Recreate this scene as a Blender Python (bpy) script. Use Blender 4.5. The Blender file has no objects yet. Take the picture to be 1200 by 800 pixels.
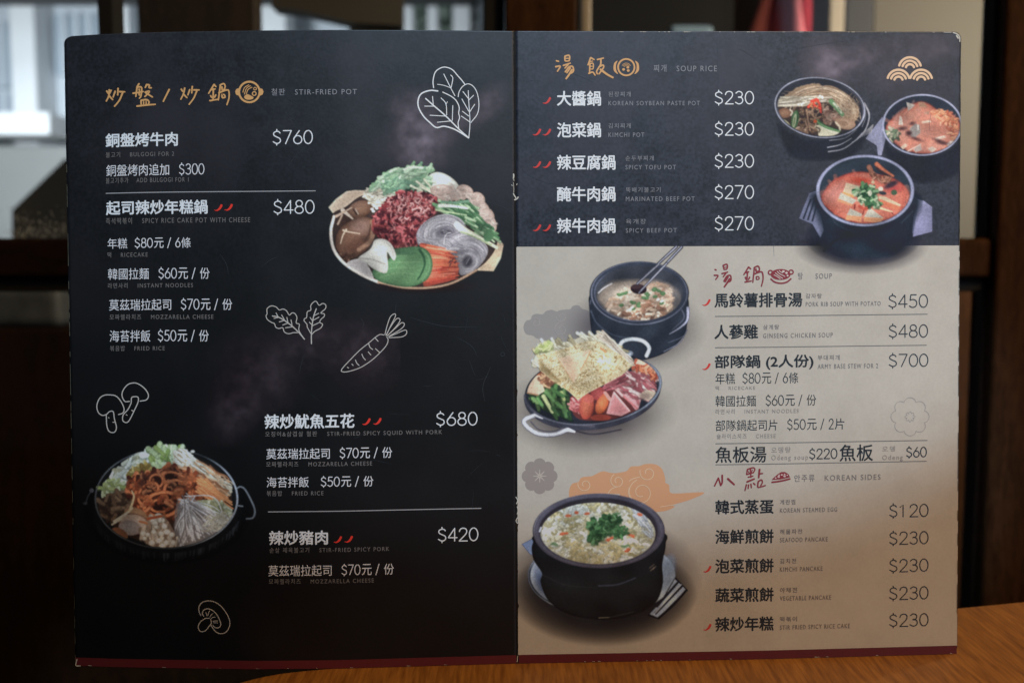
import bpy, math, random
import numpy as np
from mathutils import Vector

# ------------------------------------------------------------------ scene, camera, light
SC = bpy.context.scene
COL = SC.collection
PITCH = math.radians(5.0)
CZ = 0.1924                       # camera height above the table top
F = 1200 * 35.0 / 36.0            # focal length in photo pixels (35 mm lens, 1200 px wide photo)
cam_d = bpy.data.cameras.new('camera'); cam_d.lens = 35; cam_d.sensor_width = 36
cam_d.clip_start = 0.01; cam_d.clip_end = 100
cam_d.dof.use_dof = True; cam_d.dof.focus_distance = 0.468; cam_d.dof.aperture_fstop = 7.0
cam = bpy.data.objects.new('camera', cam_d); COL.objects.link(cam)
cam.location = (0, 0, CZ); cam.rotation_euler = (math.radians(90) - PITCH, 0, 0)
SC.camera = cam

world = bpy.data.worlds.new('World'); SC.world = world; world.use_nodes = True
bg = world.node_tree.nodes['Background']
bg.inputs[0].default_value = (0.75, 0.85, 1.0, 1); bg.inputs[1].default_value = 0.035

def aim(o, target):
    o.rotation_euler = (Vector(target) - Vector(o.location)).to_track_quat('-Z', 'Y').to_euler()

def lamp(name, kind, loc, target, energy, color, **kw):
    d = bpy.data.lights.new(name, kind); d.energy = energy; d.color = color
    for k, v in kw.items(): setattr(d, k, v)
    o = bpy.data.objects.new(name, d); COL.objects.link(o); o.location = loc; aim(o, target)
    return o
# added spot for cool daylight, its cone edge drawing the shadow line on the menu, and the wide bright window whose sheen lies on the lamination
sp = lamp('shaped_daylight_spot', 'SPOT', (0.25, -0.85, 1.55), (0.055, 0.47, 0.345), 122, (0.53, 0.765, 1.0),
     spot_size=math.radians(13.4), spot_blend=0.22, shadow_soft_size=0.02)
sp.scale = (1.75, 1, 1)
lamp('daylight_window', 'AREA', (1.45, -1.0, 0.72), (0.2, 0.47, 0.26), 7.5, (0.56, 0.72, 1.0), shape='RECTANGLE', size=1.5, size_y=1.2)
# warm room lamp over the table
lamp('room_lamp', 'AREA', (0.85, -0.08, 1.25), (0.14, 0.47, 0.1), 12.3, (1.0, 0.625, 0.20), size=0.35, shape='SQUARE')
# daylight on the street beyond the partition, and an added fill lamp for the back room
lamp('street_daylight', 'AREA', (-2.0, 2.7, 0.9), (-1.1, 5.0, 1.0), 78, (0.80, 0.92, 1.0), size=0.6, shape='SQUARE')
lamp('back_room_fill', 'AREA', (1.15, 1.05, 0.62), (0.60, 1.75, 0.38), 13.0, (1.0, 0.88, 0.66), size=0.25, shape='SQUARE')

SC.view_settings.view_transform = 'Standard'; SC.view_settings.look = 'None'
SC.view_settings.exposure = 0; SC.view_settings.gamma = 1
SC.render.engine = 'CYCLES'
SC.cycles.transparent_max_bounces = 24

rnd = random.Random(7)
RS = np.random.RandomState(11)

# ------------------------------------------------------------------ geometry of the open menu
TOPX = [60, 75, 100, 150, 200, 300, 400, 500, 603, 800, 1000, 1130]
TOPY = [44.5, 43.3, 41.3, 39.0, 37.6, 36.0, 35.2, 35.6, 36.6, 36.8, 37.0, 37.3]
BOTX = [60, 88, 150, 300, 400, 500, 606, 700, 900, 1130]
BOTY = [778.8, 779.8, 781.8, 784.0, 783.0, 780.0, 777.0, 775.4, 771.8, 765.6]
SP, CP = math.sin(PITCH), math.cos(PITCH)

def smooth_table(xs, ys):
    g = np.arange(40, 1161, 1.0)
    v = np.interp(g, xs, ys)
    k = np.ones(41) / 41
    # smooth each page on its own so that the spine stays a crease
    out = v.copy()
    for a, b in ((40, 604), (604, 1161)):
        m = (g >= a) & (g < b)
        seg = v[m]; p = np.concatenate([2 * seg[0] - seg[20:0:-1], seg, 2 * seg[-1] - seg[-2:-22:-1]])
        out[m] = np.convolve(p, k, 'valid')
    return lambda x: np.interp(x, g, out)
top = smooth_table(TOPX, TOPY); bot = smooth_table(BOTX, BOTY)

def ray(px, py, d):
    """point at depth d along the view axis seen at photo pixel px, py"""
    xc = (px - 600) / F * d; yc = -(py - 400) / F * d
    return np.stack([xc + 0 * yc, d * CP + yc * SP, CZ + yc * CP - d * SP], -1)

def W(px, py, lift=0.0):
    """a point of the curved menu surface (lift in metres towards the reader)"""
    px = np.asarray(px, float); py = np.asarray(py, float)
    b = bot(px)
    d = CZ / (SP + (b - 400) / F * CP)
    d = d * (1 + 2.4e-5 * (py - b)) - lift
    return ray(px, py, d)

def yv(px, v):
    t = top(px); return t + v * (bot(px) - t)
def vy(px, py):
    t = top(px); return (py - t) / (bot(px) - t)
def xleft(py): return 75 + (py - 43) / 735 * 13
def xspine(py): return 603.2 + (py - 37) / 740 * 3.2
def xright(py): return 1126.3 - (py - 37) / 730 * 4.6

# ------------------------------------------------------------------ helpers
def lin(c):
    c = np.asarray(c, float) / 255.0
    return np.where(c <= 0.04045, c / 12.92, ((c + 0.055) / 1.055) ** 2.4)

def obj(name, me, parent=None, mat=None, label=None):
    o = bpy.data.objects.new(name, me); COL.objects.link(o)
    if mat is not None and me is not None:
        me.materials.clear(); me.materials.append(mat)
    if parent is not None: o.parent = parent
    if label: o['label'] = label
    return o

def thing(name, label, cat, group=None, loc=(0, 0, 0)):
    o = bpy.data.objects.new(name, None); COL.objects.link(o); o.location = loc
    o['label'] = label; o['category'] = cat; o.empty_display_size = 0.05
    if group: o['group'] = group
    return o

def mesh_np(name, verts, faces):
    me = bpy.data.meshes.new(name)
    verts = np.asarray(verts, np.float32); faces = np.asarray(faces, np.int32)
    n, k = faces.shape
    me.vertices.add(len(verts)); me.vertices.foreach_set('co', verts.ravel())
    me.loops.add(n * k); me.loops.foreach_set('vertex_index', faces.ravel())
    me.polygons.add(n)
    me.polygons.foreach_set('loop_start', np.arange(0, n * k, k, dtype=np.int32))
    me.polygons.foreach_set('use_smooth', np.zeros(n, bool))
    me.update(calc_edges=True)
    return me

def nodes(name):
    m = bpy.data.materials.new(name); m.use_nodes = True
    nt = m.node_tree; return m, nt, nt.nodes, nt.links, nt.nodes['Principled BSDF']

def ink(name, rgb, gain=(0.72, 0.74, 0.80), sheen=0.0, rough=0.42):
    """flat printed ink, colour given as it should look in print"""
    m, nt, N, L, b = nodes(name)
    a = np.clip((lin(rgb) - sheen) / np.asarray(gain), 0.004, 0.9)
    tex = N.new('ShaderNodeTexNoise'); tex.inputs['Scale'].default_value = 900
    mix = N.new('ShaderNodeMix'); mix.data_type = 'RGBA'
    mix.inputs['A'].default_value = (*(a * 0.86), 1); mix.inputs['B'].default_value = (*np.minimum(a * 1.1, 0.95), 1)
    L.new(tex.outputs['Fac'], mix.inputs['Factor']); L.new(mix.outputs['Result'], b.inputs['Base Color'])
    b.inputs['Roughness'].default_value = rough
    return m

def catmull(pts, n=6, closed=False):
    P = np.asarray(pts, float)
    if len(P) < 3: return P
    if closed: Q = np.vstack([P[-1], P, P[0], P[1]])
    else: Q = np.vstack([2 * P[0] - P[1], P, 2 * P[-1] - P[-2]])
    out = []
    t = np.linspace(0, 1, n, endpoint=False)[:, None]
    for i in range(len(Q) - 3):
        a, b, c, d = Q[i:i + 4]
        out.append(0.5 * (2 * b + (c - a) * t + (2 * a - 5 * b + 4 * c - d) * t ** 2 + (3 * b - a - 3 * c + d) * t ** 3))
    if not closed: out.append(P[-1:])
    return np.vstack(out)

class Ribbons:
    """flat printed strokes on the menu, each a strip of given width in photo pixels"""
    def __init__(s): s.v = []; s.f3 = []; s.n = 0; s.k = 0
    def tri(s, pts, faces, lift):
        s.v.append(W(pts[:, 0], pts[:, 1], lift)); s.f3.append(np.asarray(faces) + s.n); s.n += len(pts)
    def stroke(s, pts, w, w1=None, smooth=True, closed=False, lift=1.2e-4, cap=True, taper=False):
        P = np.asarray(pts, float)
        if smooth and len(P) > 2: P = catmull(P, 6, closed)
        if closed: P = np.vstack([P, P[:1]])
        keep = np.r_[True, np.hypot(*np.diff(P, axis=0).T) > 1e-4]; P = P[keep]
        if len(P) < 2: return
        T = np.gradient(P, axis=0)
        if closed: T[0] = T[-1] = (P[1] - P[-2])
        T /= np.maximum(np.hypot(T[:, 0], T[:, 1]), 1e-9)[:, None]
        Nn = np.stack([-T[:, 1], T[:, 0]], 1)
        t = np.linspace(0, 1, len(P))
        ww = np.full(len(P), w) if w1 is None else w + (w1 - w) * t
        if taper: ww = ww * (0.35 + 0.65 * np.sin(np.pi * np.clip(t, .02, .98)) ** 0.6)
        if cap and not closed:
            A = P[0] - T[0] * ww[0] * 0.35; B = P[-1] + T[-1] * ww[-1] * 0.35
            P = np.vstack([A, P, B]); Nn = np.vstack([Nn[0], Nn, Nn[-1]])
            ww = np.r_[ww[0] * 0.55, ww, ww[-1] * 0.55]
        a = P + Nn * ww[:, None] / 2; b = P - Nn * ww[:, None] / 2
        m = len(P); i = np.arange(m - 1)
        q1 = np.stack([i, i + m, i + 1], 1); q2 = np.stack([i + 1, i + m, i + m + 1], 1)
        s.tri(np.vstack([a, b]), np.vstack([q1, q2]), lift + s.k * 2e-6); s.k = (s.k + 1) % 24
    def poly(s, pts, smooth=True, lift=1.2e-4):
        from mathutils.geometry import tessellate_polygon
        P = catmull(pts, 6, True) if smooth else np.asarray(pts, float)
        t = np.array(tessellate_polygon([[Vector((x, y, 0)) for x, y in P]]))
        s.tri(P, t, lift + s.k * 2e-6); s.k = (s.k + 1) % 24
    def disc(s, cx, cy, r, ry=None, lift=1.2e-4):
        a = np.linspace(0, 2 * np.pi, 20, endpoint=False)
        s.poly(np.stack([cx + r * np.cos(a), cy + (ry or r) * np.sin(a)], 1), False, lift)
    def ring(s, cx, cy, r, w, ry=None, a0=0, a1=360, lift=1.2e-4):
        full = abs(a1 - a0) >= 360
        a = np.radians(np.linspace(a0, a1, 40, endpoint=not full))
        s.stroke(np.stack([cx + r * np.cos(a), cy + (ry or r) * np.sin(a)], 1), w, smooth=False, closed=full, lift=lift)
    def build(s, name, mat, parent=None, label=None):
        return obj(name, mesh_np(name, np.vstack(s.v), np.vstack(s.f3)), parent, mat, label)

def tf(ox, oy, k):
    """crop coordinates -> photo pixels"""
    return lambda pts: np.asarray(pts, float) / k + np.array([ox, oy])

# ------------------------------------------------------------------ printed text
_font = {}
def glyph_mesh(s, track=1.0):
    if (s, track) not in _font:
        c = bpy.data.curves.new('type', 'FONT'); c.body = s; c.resolution_u = 3; c.space_character = track
        o = bpy.data.objects.new('type', c); COL.objects.link(o)
        dg = bpy.context.evaluated_depsgraph_get()
        me = bpy.data.meshes.new_from_object(o.evaluated_get(dg))
        me.calc_loop_triangles()
        co = np.empty(len(me.vertices) * 3, np.float32); me.vertices.foreach_get('co', co)
        tr = np.empty(len(me.loop_triangles) * 3, np.int32); me.loop_triangles.foreach_get('vertices', tr)
        co = co.reshape(-1, 3)[:, :2].astype(float); tr = tr.reshape(-1, 3); q = co[tr]
        ar = np.abs((q[:, 1, 0] - q[:, 0, 0]) * (q[:, 2, 1] - q[:, 0, 1]) - (q[:, 1, 1] - q[:, 0, 1]) * (q[:, 2, 0] - q[:, 0, 0]))
        _font[(s, track)] = (co, tr[ar > 1e-6])
        bpy.data.objects.remove(o); bpy.data.curves.remove(c); bpy.data.meshes.remove(me)
    return _font[(s, track)]

def text(name, s, x0, x1, y0, y1, mat, parent, bold=0.0, label=None, track=1.0):
    """ink box x0..x1, y0..y1 in photo pixels measured at the left end; the line then follows the page"""
    co, tr = glyph_mesh(s, track)
    mn, mx = co.min(0), co.max(0)
    sx = (x1 - x0) / (mx[0] - mn[0]); sy = (y1 - y0) / (mx[1] - mn[1])
    X = x0 + (co[:, 0] - mn[0]) * sx; Y = y1 - (co[:, 1] - mn[1]) * sy
    v0 = top(x0); h0 = bot(x0) - v0
    offs = [(0, 0)]
    if bold:
        n = 8
        offs += [(bold * math.cos(2 * math.pi * i / n), bold * math.sin(2 * math.pi * i / n)) for i in range(n)]
    V, T = [], []
    for i, (dx, dy) in enumerate(offs):
        x = X + dx; y = yv(x, (Y + dy - v0) / h0)
        V.append(W(x, y, 1.1e-4 + i * 5e-6)); T.append(tr + i * len(X))
    return obj(name, mesh_np(name, np.vstack(V), np.vstack(T)), parent, mat, label)

def el(cx, cy, rx, ry):
    a = np.linspace(0, 2 * np.pi, 25)
    return ('l', np.stack([cx + rx * np.sin(a), cy + ry * np.cos(a)], 1))
DIG = {
 '0': [el(.31, .5, .29, .5)], '1': [('l', [(.06, .8), (.27, .98), (.27, 0)])],
 '2': [('s', [(.05, .74), (.12, .92), (.3, 1), (.49, .93), (.55, .74), (.46, .5), (.05, .02)]), ('l', [(.04, 0), (.6, 0)])],
 '3': [('s', [(.07, .86), (.26, 1), (.47, .92), (.52, .75), (.44, .58), (.24, .54)]), ('s', [(.24, .54), (.47, .49), (.56, .29), (.48, .08), (.27, 0), (.04, .13)])],
 '4': [('l', [(.44, 0), (.44, 1)]), ('l', [(.44, 1), (.01, .28)]), ('l', [(.01, .27), (.61, .27)])],
 '5': [('l', [(.53, 1), (.15, 1)]), ('l', [(.15, 1), (.1, .56)]), ('s', [(.1, .57), (.3, .63), (.5, .53), (.56, .32), (.48, .09), (.26, 0), (.04, .12)])],
 '6': [('s', [(.42, 1), (.2, .66), (.07, .42)]), el(.31, .31, .28, .31)],
 '7': [('l', [(.02, 1), (.58, 1)]), ('l', [(.58, 1), (.18, 0)])],
 '8': [el(.31, .765, .215, .235), el(.31, .27, .275, .27)],
 '$': [('s', [(.52, .82), (.42, .93), (.26, .95), (.09, .84), (.1, .65), (.3, .52), (.5, .4), (.54, .2), (.42, .06), (.25, .04), (.04, .17)]), ('l', [(.29, 1.1), (.29, .95)]), ('l', [(.29, .05), (.29, -.1)])],
}
def price(s, x0, x1, y0, y1, mat, parent, w=1.25):
    adv = 0.715; total = adv * (len(s) - 1) + 0.6
    r = Ribbons(); v0 = top(x0); h0 = bot(x0) - v0
    for i, ch in enumerate(s):
        for kind, p in DIG[ch]:
            p = np.asarray(p, float)
            X = x0 + (p[:, 0] + adv * i) / total * (x1 - x0); Y = y1 - p[:, 1] * (y1 - y0)
            r.stroke(np.stack([X, yv(X, (Y - v0) / h0)], 1), w, smooth=(kind == 's'), cap=True)
    return r.build('price', mat, parent)

def chili(x, y, mat, parent):
    r = Ribbons()
    P = np.array([(0, 8.2), (3.2, 8.6), (6.2, 6.6), (8.2, 3.4), (8.7, 1.6)]) + (x, y)
    Q = catmull(P, 6)
    t = np.linspace(0, 1, len(Q)); ww = 0.45 + 2.2 * np.sin(np.pi * np.clip(t * .72, 0, 1)) ** 1.1
    T = np.gradient(Q, axis=0); T /= np.hypot(T[:, 0], T[:, 1])[:, None]; Nn = np.stack([-T[:, 1], T[:, 0]], 1)
    a = Q + Nn * ww[:, None] / 2; b = Q - Nn * ww[:, None] / 2; m = len(Q); i = np.arange(m - 1)
    r.tri(np.vstack([a, b]), np.vstack([np.stack([i, i + m, i + 1], 1), np.stack([i + 1, i + m, i + m + 1], 1)]), 1.2e-4)
    o = r.build('chili_mark', mat, parent)
    st = Ribbons(); st.stroke([(x + 8.6, y + 1.8), (x + 9.0, y + .4), (x + 8.6, y - .8)], .8); 
    return o

# ------------------------------------------------------------------ printed pictures (dense coloured sheets)
class Pic:
    def __init__(s, x0, y0, x1, y1, S=2.4):
        s.x0, s.y0, s.S = x0, y0, S
        s.w = int((x1 - x0) * S); s.h = int((y1 - y0) * S)
        s.rgb = np.zeros((s.h, s.w, 3)); s.a = np.zeros((s.h, s.w)); s.id = np.zeros((s.h, s.w), int)
        s.names = []; s.cur = 0; s.ox = s.oy = 0; s.k = 1.0; s.clip = None
    def tf(s, ox, oy, k): s.ox, s.oy, s.k = ox, oy, k
    def part(s, name, new=False):
        if new or name not in s.names: s.names.append(name)
        s.cur = len(s.names) - 1 - s.names[::-1].index(name)
    def P(s, pts):     # crop coordinates -> texels
        return (np.asarray(pts, float) / s.k + (s.ox - s.x0, s.oy - s.y0)) * s.S
    def L(s, d): return d / s.k * s.S
    def win(s, lo, hi, pad=2):
        a = np.maximum(np.floor(np.asarray(lo) - pad).astype(int), 0)
        b = np.minimum(np.ceil(np.asarray(hi) + pad).astype(int) + 1, (s.w, s.h))
        if a[0] >= b[0] or a[1] >= b[1]: return None
        ys, xs = np.mgrid[a[1]:b[1], a[0]:b[0]]
        return slice(a[1], b[1]), slice(a[0], b[0]), xs + .5, ys + .5
    def comp(s, sy, sx, m, c):
        if s.clip is not None: m = m * s.clip[sy, sx]
        m = np.clip(m, 0, 1); a = s.a[sy, sx]; na = a + m - a * m
        k = np.where(na > 1e-6, m / np.maximum(na, 1e-6), 0)[..., None]
        s.rgb[sy, sx] = s.rgb[sy, sx] * (1 - k) + np.asarray(c) / 1.0 * k
        s.a[sy, sx] = na
        i = s.id[sy, sx]; i[m > .5] = s.cur
    def ell_sd(s, cx, cy, rx, ry, rot, xs, ys):
        c, sn = math.cos(math.radians(rot)), math.sin(math.radians(rot))
        p = s.P([(cx, cy)])[0]; dx, dy = xs - p[0], ys - p[1]
        u = (dx * c + dy * sn) / s.L(rx); v = (-dx * sn + dy * c) / s.L(ry)
        r = np.sqrt(u * u + v * v); return u, v, r, (r - 1) * min(s.L(rx), s.L(ry))
    def ell(s, cx, cy, rx, ry, col, rot=0, col2=None, a=1, edge=1.2, light=None):
        p = s.P([(cx, cy)])[0]; R = s.L(max(rx, ry)); g = s.win(p - R, p + R, 2 + edge)
        if g is None: return
        sy, sx, xs, ys = g; u, v, r, sd = s.ell_sd(cx, cy, rx, ry, rot, xs, ys)
        c = np.broadcast_to(np.asarray(col, float), xs.shape + (3,))
        if col2 is not None:
            k = np.clip(r, 0, 1)[..., None] ** 2; c = c * (1 - k) + np.asarray(col2, float) * k
        if light: c = c + ((u * light[0] + v * light[1]) * light[2])[..., None]
        s.comp(sy, sx, a * np.clip(.5 - sd / edge, 0, 1), np.clip(c, 0, 255))
    def soft(s, cx, cy, rx, ry, col, a=1, rot=0, pw=1.0):
        p = s.P([(cx, cy)])[0]; R = s.L(max(rx, ry)) ; g = s.win(p - R, p + R)
        if g is None: return
        sy, sx, xs, ys = g; u, v, r, sd = s.ell_sd(cx, cy, rx, ry, rot, xs, ys)
        t = np.clip(1 - r, 0, 1) ** pw; s.comp(sy, sx, a * t * t * (3 - 2 * t), np.asarray(col, float))
    def ring(s, cx, cy, rx, ry, w, col, rot=0, a=1, hi=None, edge=1.2, arc=None, amp=0.0):
        p = s.P([(cx, cy)])[0]; R = s.L(max(rx, ry) + w); g = s.win(p - R, p + R)
        if g is None: return
        sy, sx, xs, ys = g; u, v, r, sd = s.ell_sd(cx, cy, rx, ry, rot, xs, ys)
        d = np.abs(sd) ; hw = s.L(w) / 2
        m = np.clip((hw - d) / edge + .5, 0, 1)
        c = np.broadcast_to(np.asarray(col, float), xs.shape + (3,))
        if hi is not None:
            k = (np.clip(1 - d / max(hw, .1), 0, 1) ** 1.5)[..., None]; c = c * (1 - k) + np.asarray(hi, float) * k
        if arc:   # fade out away from the angle arc[0], half-width arc[1]
            ang = np.degrees(np.arctan2(v, u)); dd = np.abs((ang - arc[0] + 180) % 360 - 180)
            m = m * np.clip((arc[1] - dd) / 25 + .5, 0, 1)
        s.comp(sy, sx, a * m, c)
    def poly(s, pts, col, smooth=True, a=1, edge=1.2, rim=None, rimw=3.0, grad=None, jag=0):
        P = s.P(pts)
        if smooth: P = catmull(P, 6, True)
        if jag:
            nrm = np.roll(P, -1, 0) - np.roll(P, 1, 0); nrm = np.stack([-nrm[:, 1], nrm[:, 0]], 1)
            nrm /= np.maximum(np.hypot(nrm[:, 0], nrm[:, 1]), 1e-6)[:, None]
            P = P + nrm * (RS.randn(len(P), 1) * s.L(jag))
        g = s.win(P.min(0), P.max(0))
        if g is None: return
        sy, sx, xs, ys = g
        d2 = np.full(xs.shape, 1e9); inside = np.zeros(xs.shape, bool)
        for A, B in zip(P, np.roll(P, -1, 0)):
            e = B - A; q = max(e @ e, 1e-9)
            t = np.clip(((xs - A[0]) * e[0] + (ys - A[1]) * e[1]) / q, 0, 1)
            d2 = np.minimum(d2, (xs - A[0] - t * e[0]) ** 2 + (ys - A[1] - t * e[1]) ** 2)
            if A[1] != B[1]:
                inside ^= ((A[1] > ys) != (B[1] > ys)) & (xs < (B[0] - A[0]) * (ys - A[1]) / (B[1] - A[1]) + A[0])
        sd = np.sqrt(d2) * np.where(inside, -1, 1)
        c = np.broadcast_to(np.asarray(col, float), xs.shape + (3,))
        if grad is not None:   # colour at the far end of direction (dx, dy)
            dx, dy, c2 = grad; q = xs * dx + ys * dy; lo, hi = (P @ (dx, dy)).min(), (P @ (dx, dy)).max()
            k = np.clip((q - lo) / max(hi - lo, 1e-6), 0, 1)[..., None]; c = c * (1 - k) + np.asarray(c2, float) * k
        if rim is not None:
            k = np.exp(np.minimum(sd, 0) / s.L(rimw))[..., None]; c = c * (1 - k) + np.asarray(rim, float) * k
        s.comp(sy, sx, a * np.clip(.5 - sd / edge, 0, 1), c)
    def line(s, pts, w, col, w1=None, hi=None, a=1, smooth=True, edge=1.2):
        P = s.P(pts)
        if smooth and len(P) > 2: P = catmull(P, 5)
        hw0 = s.L(w) / 2; hw1 = s.L(w if w1 is None else w1) / 2; H = max(hw0, hw1)
        g = s.win(P.min(0) - H, P.max(0) + H)
        if g is None: return
        sy, sx, xs, ys = g
        best = np.full(xs.shape, -1e9); dn = np.zeros(xs.shape); n = len(P) - 1
        for i in range(n):
            A, B = P[i], P[i + 1]; e = B - A; q = max(e @ e, 1e-9)
            t = np.clip(((xs - A[0]) * e[0] + (ys - A[1]) * e[1]) / q, 0, 1)
            d = np.hypot(xs - A[0] - t * e[0], ys - A[1] - t * e[1])
            hw = hw0 + (hw1 - hw0) * (i + t) / n
            k = hw - d; up = k > best; best = np.where(up, k, best); dn = np.where(up, d / np.maximum(hw, .1), dn)
        m = np.clip(best / edge + .5, 0, 1)
        c = np.broadcast_to(np.asarray(col, float), xs.shape + (3,))
        if hi is not None:
            k = np.clip(1 - dn, 0, 1)[..., None]; c = c * (1 - k) + np.asarray(hi, float) * k
        s.comp(sy, sx, a * m, c)
    def mask_poly(s, pts, smooth=True):
        b = Pic.__new__(Pic); b.__dict__.update(s.__dict__)
        b.rgb = np.zeros((s.h, s.w, 3)); b.a = np.zeros((s.h, s.w)); b.id = np.zeros((s.h, s.w), int); b.clip = None
        b.poly(pts, (0, 0, 0), smooth); return b.a
    def mask_ell(s, *q, **kw):
        b = Pic.__new__(Pic); b.__dict__.update(s.__dict__)
        b.rgb = np.zeros((s.h, s.w, 3)); b.a = np.zeros((s.h, s.w)); b.id = np.zeros((s.h, s.w), int); b.clip = None
        b.ell(q[0], q[1], q[2], q[3], (0, 0, 0), **kw); return b.a
    def dabs(s, pts, n, cols, size, long=1.0, ang=None, a=1, spread=90, curl=0.0, shade=.62):
        """n small random dabs inside a polygon"""
        Q = catmull(pts, 6, True); lo, hi = Q.min(0), Q.max(0); c = 0; tries = 0
        while c < n and tries < n * 30:
            tries += 1
            x, y = lo + (hi - lo) * RS.rand(2)
            A = Q; B = np.roll(Q, -1, 0)
            with np.errstate(divide='ignore', invalid='ignore'):
                ins = (((A[:, 1] > y) != (B[:, 1] > y)) & (x < (B[:, 0] - A[:, 0]) * (y - A[:, 1]) / (B[:, 1] - A[:, 1]) + A[:, 0])).sum() % 2
            if not ins: continue
            c += 1
            k = np.asarray(cols[RS.randint(len(cols))], float) * (0.9 + 0.2 * RS.rand())
            z = size * (0.6 + 0.8 * RS.rand()); t = math.radians((0 if ang is None else ang) + (RS.rand() * 2 - 1) * (90 if ang is None else spread))
            d = np.array([math.cos(t), math.sin(t)]) * z * long / 2; nn = np.array([-d[1], d[0]]) * curl * (RS.rand() * 2 - 1)
            p = np.array([x, y])
            if shade: s.line([p - d + (z * .12, z * .3), p + nn + (z * .12, z * .3), p + d + (z * .12, z * .3)], z * 1.25, k * shade, w1=z * .9, a=a * .55, edge=2.2)
            if long > 1.2: s.line([p - d, p + nn, p + d], z, k, w1=z * .7, hi=np.minimum(k * 1.05, 255), a=a)
            else: s.ell(x, y, z / 2, z / 2 * (.7 + .5 * RS.rand()), k, rot=RS.rand() * 180, a=a, light=(-.5, -.8, 14))
    def strands(s, fn, n, w, cols, a=1):
        for i in range(n):
            k = np.asarray(cols[RS.randint(len(cols))], float) * (0.9 + 0.2 * RS.rand())
            s.line(fn(RS), w * (.7 + .6 * RS.rand()), k, hi=np.minimum(k * 1.04, 255), a=a)
    def grain(s, amp=5.0):
        n = RS.randn(s.h // 2 + 1, s.w // 2 + 1); n = np.repeat(np.repeat(n, 2, 0), 2, 1)[:s.h, :s.w]
        s.rgb = np.clip(s.rgb + (n * amp)[..., None] * (s.rgb / 120.0), 0, 255)
    def build(s, gain, sheen, lift, parent, mat, labels={}, amin=.02, xmax=None, sat=.80, blur=3, expo=1.0):
        s.grain(9.0)
        yy_, xx_ = np.mgrid[0:s.h, 0:s.w]; lf = 0
        for k_ in range(10):                       # uneven studio light of the printed photo
            a_ = RS.rand() * 6.28; f_ = RS.uniform(.02, .11); lf = lf + np.sin((xx_ * math.cos(a_) + yy_ * math.sin(a_)) * f_ + RS.rand() * 6.28)
        s.rgb = np.clip(s.rgb * (expo * (1 + .035 * lf))[..., None], 0, 255)
        for _ in range(blur):                      # ink spread of the print
            for ax in (0, 1):
                pm = np.concatenate([s.rgb * s.a[..., None], s.a[..., None]], -1)
                q = pm.copy(); sl = [slice(None)] * 2; a_, b_, c_ = list(sl), list(sl), list(sl)
                a_[ax], b_[ax], c_[ax] = slice(1, -1), slice(0, -2), slice(2, None)
                q[tuple(a_)] = .5 * pm[tuple(a_)] + .25 * (pm[tuple(b_)] + pm[tuple(c_)])
                s.a = q[..., 3]; s.rgb = q[..., :3] / np.maximum(s.a, 1e-4)[..., None]
        lum = (s.rgb @ np.array([.3, .59, .11]))[..., None]; s.rgb = np.clip(lum + (s.rgb - lum) * sat, 0, 255)
        a = s.a
        X = s.x0 + (np.arange(s.w) + .5) / s.S; Y = s.y0 + (np.arange(s.h) + .5) / s.S
        XX, YY = np.meshgrid(X, Y)
        pos = W(XX, YY, lift)
        c = np.clip((lin(s.rgb) - np.asarray(sheen)) / np.asarray(gain), .002, .92)
        rgba = np.concatenate([c, a[..., None]], -1).astype(np.float32)
        idx = np.arange(s.h * s.w).reshape(s.h, s.w)
        fa = np.maximum(np.maximum(a[:-1, :-1], a[1:, 1:]), np.maximum(a[1:, :-1], a[:-1, 1:])) > amin
        if xmax is not None: fa &= (XX[1:, 1:] < xmax(YY[1:, 1:]))
        fid = s.id[:-1, :-1]
        root = None
        for n, nm in enumerate(s.names):
            m = fa & (fid == n)
            if not m.any(): continue
            q = np.stack([idx[:-1, :-1][m], idx[1:, :-1][m], idx[1:, 1:][m], idx[:-1, 1:][m]], 1)
            u, inv = np.unique(q, return_inverse=True)
            me = mesh_np(nm, pos.reshape(-1, 3)[u], inv.reshape(-1, 4))
            at = me.color_attributes.new('print', 'FLOAT_COLOR', 'POINT')
            at.data.foreach_set('color', rgba.reshape(-1, 4)[u].ravel())
            o = obj(nm, me, parent if root is None else root, mat, labels.get(nm))
            if root is None: root = o
        return root

def print_mat():
    m, nt, N, L, b = nodes('printed_picture_ink')
    at = N.new('ShaderNodeAttribute'); at.attribute_name = 'print'
    b.inputs['Roughness'].default_value = 0.42
    L.new(at.outputs['Color'], b.inputs['Base Color'])
    tr = N.new('ShaderNodeBsdfTransparent'); mx = N.new('ShaderNodeMixShader')
    L.new(at.outputs['Alpha'], mx.inputs[0]); L.new(tr.outputs[0], mx.inputs[1]); L.new(b.outputs[0], mx.inputs[2])
    L.new(mx.outputs[0], N['Material Output'].inputs['Surface'])
    return m
PRINT = print_mat()

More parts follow.
